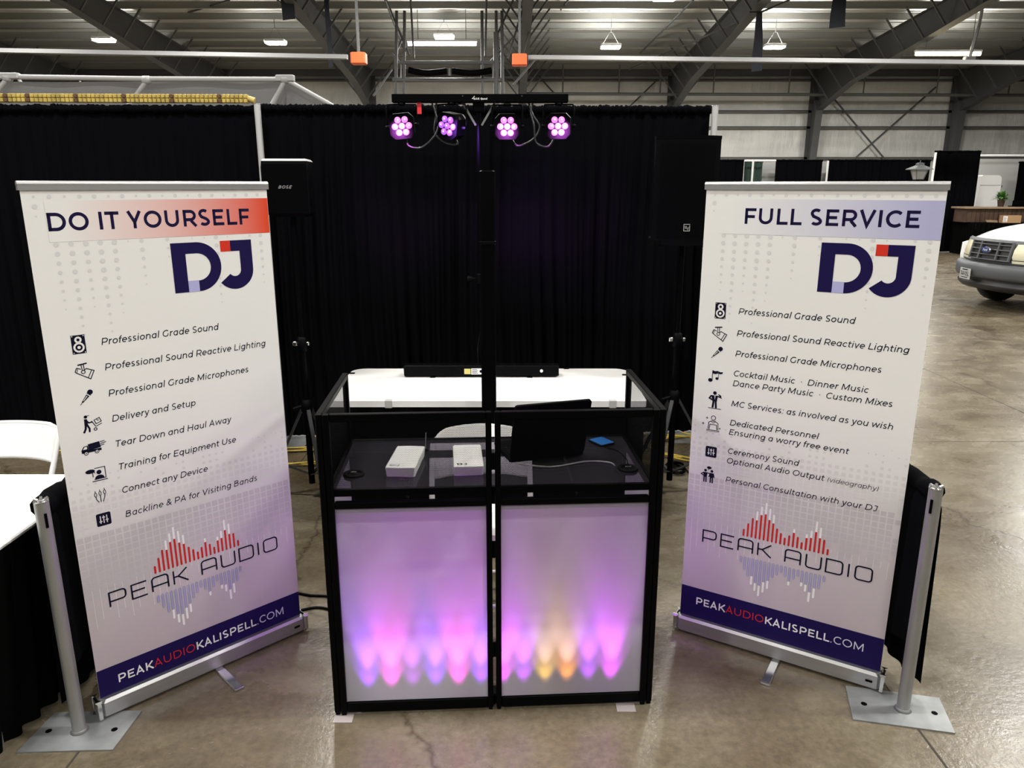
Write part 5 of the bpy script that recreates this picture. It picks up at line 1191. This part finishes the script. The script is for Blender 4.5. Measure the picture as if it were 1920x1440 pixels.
MB().prism(pr, lambda p, q, y_: (p, y_, q), 0, .6).build('body', 'white', t); MB().box(w0 + .1, -.01, 1.90, w1 - .06, 0, 1.915).build('door_seam', 'greyw', t); MB().box(w1 - .05, -.03, 1.84, w1 - .02, 0, 1.90).build('handle', 'chrome', t)
p = at(1882, 388, 21.8)
t = thing('potted_plant', 'bushy green potted plant on the bar counter near the right edge', 'plant', (p.x, 21.95, 1.32))
b = MB().lathe([(.07, 0), (.10, .18), (.105, .19), (.09, .19)], n=12); b.build('pot', 'wood', t)
b = MB(); rnd = random.Random(3)
for i in range(230):
    a = rnd.uniform(0, 6.28); el = rnd.uniform(.1, 1.5); L_ = rnd.uniform(.15, .40); d = Vector((math.cos(a) * math.cos(el), math.sin(a) * math.cos(el), math.sin(el))); s_ = Vector((-d.y, d.x, 0)).normalized() * .018
    q0 = Vector((0, 0, .19)); m1 = q0 + d * L_ * .6; e_ = q0 + d * L_ + Vector((0, 0, -L_ * .25)); b.add([q0, m1 + s_, e_, m1 - s_], [(0, 1, 2, 3)])
b.build('foliage', 'leaf', t)
p = at(1886, 417, 21.2)
t = thing('cardboard_box', 'brown cardboard box with a white label below the plant, behind the truck hood', 'box', (at(1893, 410, 21.42).x, 21.42, .9005))
MB().box(-.25, -.11, 0, .25, .06, .20).build('carton', 'card', t); MB().box(-.245, -.114, .03, -.13, -.11, .18).build('label_sticker', 'pw', t)
b = MB()
for i in range(4): b.box(-.235, -.1155, .05 + .03 * i, -.15 - .02 * (i % 2), -.114, .06 + .03 * i)
b.build('label_print', 'ink', t)
o = MB().prism([(0, 0), (.30, -.01), (.28, .05), (-.05, .06)], lambda p, q, y_: (p, y_, q), 0, .14); q = at(1850, 414, 21.32); o.v = [v + Vector((q.x, 21.30, .902 + .02)) for v in o.v]; tag(o.build('folded_paper', 'woodt'), 'pale folded paper lying left of the cardboard box', 'paper')
b = MB().box(-.22, 0, 0, .22, .03, .17, bev=.01); b.box(-.22, .0, 0, .22, .20, .02); q = at(1910, 385, 21.85); b.v = [v + Vector((q.x, 21.78, 1.322)) for v in b.v]; tag(b.build('equipment_case', 'blackm'), 'black case on the bar counter right of the plant', 'case')

# ------------------------------------------------------------------ the white pickup
TX, TY, TR = 7.42, 12.0, -math.atan2(.99, .10)
t = thing('pickup_truck', 'white pickup truck with grey bumper, parked at the right edge', 'truck', (TX, TY, 0), TR)
def plan(u):      # front curve in plan: u -1..1 -> (x, y)
    return u * .97, .30 * abs(u) ** 2.6
def loft(b, prof, u0=-1, u1=1, n=24, mi=0, off=0.0):
    """prof: list of (y offset, z) swept along the front curve"""
    b.grid(lambda s, v: (lambda u, k: (plan(u)[0] * (1 + prof[k][0] * -.02), plan(u)[1] + prof[k][0] + off, prof[k][1]))(u0 + (u1 - u0) * s, min(len(prof) - 1, int(round(v * (len(prof) - 1))))), n, len(prof) - 1, mi)
b = MB(); loft(b, [(.04, .47), (-.05, .49), (-.08, .53), (-.085, .66), (-.06, .70), (-.02, .715), (.08, .72)]); b.build('bumper', 'truckg', t)
b = MB(); loft(b, [(.30, .27), (.06, .30), (-.01, .36), (-.02, .40), (.02, .42), (.0, .49)], -.94, .94); b.build('valance', 'truckd', t)
b = MB(); loft(b, [(.07, .715), (.05, .74), (.055, .76), (.105, 1.06), (.15, 1.085)], -.98, .98); b.build('grille_surround', 'truckg', t)
b = MB(); loft(b, [(.03, .77), (.08, 1.05)], -.44, .44); gr = b.build('grille', 'truckd', t)
b = MB()
for z, o_ in ((.775, .018), (.85, .03), (.93, .043), (1.005, .055), (1.05, .063)): loft(b, [(o_, z - .010), (o_ - .02, z - .006), (o_ - .02, z + .006), (o_, z + .010)], -.44, .44)
for u in (-.44, -.2, .2, .44):
    x, y = plan(u); b.bar((x, y + .005, .77), (x, y + .06, 1.05), .03, .03)
b.build('grille_bar', 'truckg', gr)
b = MB().lathe([(1, .0), (1, -.02), (.9, -.03)], axis='y', n=28); b.v = [Vector((p.x * .098, p.y - .0, p.z * .046 + .925)) for p in b.v]; b.build('emblem_rim', 'chrome', gr)
b = MB().lathe([(1, -.02), (1, -.032), (.95, -.034)], axis='y', n=28); b.v = [Vector((p.x * .086, p.y, p.z * .046 + .925)) for p in b.v]; em = b.build('emblem', 'blue', gr)
b = MB(); text(b, 'Ford', -.052, .908, .052, lambda p, q: (p, -.0355, q), t=.11, shear=.3, width=.098); b.build('emblem_lettering', 'pw', gr)
for s in (-1, 1):
    b = MB(); loft(b, [(.045, .80), (.03, .84), (.05, .95), (.11, 1.05)], s * .47, s * 1.0, 8); b.build('headlight', 'amber', t)
    b = MB(); loft(b, [(.045, .75), (.035, .79)], s * .47, s * 1.0, 8); b.build('turn_signal', 'amber', t)
# hood, fenders, cab, bed
b = MB()
def hood(u, v):
    X = (u - .5) * 2; y = .10 + .28 * abs(X) ** 2.6 * (1 - v) + 1.30 * v; crown = .05 * (1 - X * X) + (.02 * (1 - min(1, abs(abs(X) - .55) / .12)) if v > .05 else 0)
    return (X * (.93 + .03 * v), y, 1.045 + .26 * math.sin(min(1, v * 1.2) * PI / 2) * .8 + crown * min(1, v * 4) - (.10 * max(0, abs(X) - .80) / .20))
b.grid(hood, 28, 12); b.build('hood', 'truckw', t)
for s in (-1, 1):
    b = MB(); n = 24; yw_, zw_, Rw = .95, .40, .47
    pts = [(.28, .77), (.29, .97)] + [(.6, 1.05), (1.4, 1.14), (1.75, 1.18), (1.75, .42), (yw_ + Rw, .42)] + arc(yw_, zw_, Rw, Rw, 2, 178, 16) + [(.36, .42), (.30, .6)]
    b.prism(pts, lambda p, q, x_: (x_, p, q), s * .90, s * .985); b.build('fender', 'truckw', t)
    b = MB(); b.prism([(1.75, .42), (3.4, .42), (3.4, 1.18), (1.75, 1.18)], lambda p, q, x_: (x_, p, q), s * .90, s * .985); dr = b.build('side_door', 'truckw', t); MB().box(s * .985 - .01, 2.9, 1.0, s * .985 + .025, 3.08, 1.04).build('door_handle', 'truckd', dr)
    b = MB(); b.prism([(3.4, .45), (3.7, .45)] + list(reversed(arc(4.35, .40, .47, .47, 8, 172, 14)))[0:0] + [(5.3, .45), (5.3, 1.2), (3.4, 1.2)], lambda p, q, x_: (x_, p, q), s * .90, s * .985); b.build('bed_side', 'truckw', t)
    b = MB(); b.prism([(1.85, 1.18), (2.55, 1.78), (3.3, 1.80), (3.4, 1.18)], lambda p, q, x_: (x_, p, q), s * .84, s * .88); b.build('side_window', 'truckd', t)
    MB().box(s * 1.12 - .09, 1.95, 1.12, s * 1.12 + .09, 2.05, 1.30, bev=.03).build('wing_mirror', 'truckd', t)
    for y in (.95, 4.35):
        w_ = MB().lathe([(.24, -.11), (.36, -.115), (.385, -.08), (.385, .08), (.36, .115), (.24, .11)], (s * .83, y, .385), 'x', 28).build('wheel', 'tyre', t)
        MB().lathe([(.05, s * .09), (.20, s * .08), (.235, s * .112), (.235, -s * .1)], (s * .83, y, .385), 'x', 20).build('rim', 'alu', w_)
b = MB(); b.grid(lambda u, v: ((u - .5) * (1.76 - .2 * v), 1.55 + .95 * v - .06 * math.sin(PI * u), 1.20 + .58 * v), 10, 4); b.build('windscreen', 'truckd', t)
MB().box(-.80, 2.5, 1.76, .80, 3.4, 1.84, bev=.05).build('cab_roof', 'truckw', t); MB().box(-.86, 3.36, .5, .86, 3.42, 1.78).build('cab_back', 'truckw', t)
MB().box(-.85, .4, .38, .85, 5.2, .5).build('chassis', 'truckd', t); MB().box(-.95, 5.26, .5, .95, 5.32, 1.2).build('tailgate', 'truckw', t)
lp = MB().box(-.155, -.012, .44, .155, 0, .61, bev=.004); x_, y_ = plan(-.30); Mx = Matrix.Translation((x_, y_ - .10, .0)) @ Matrix.Rotation(-.16, 4, 'Z'); lp.v = [Mx @ p for p in lp.v]; lp = lp.build('license_plate', 'greyw', t)
b = MB(); fp = lambda p, q: Mx @ Vector((p, -.0135, q)); text(b, '749 0SL', -.13, .49, .10, fp, t=.13, width=.26); rect(b, -.08, .582, .08, .598, fp); rect(b, -.10, .462, .10, .474, fp); b.build('plate_lettering', 'ink', lp)
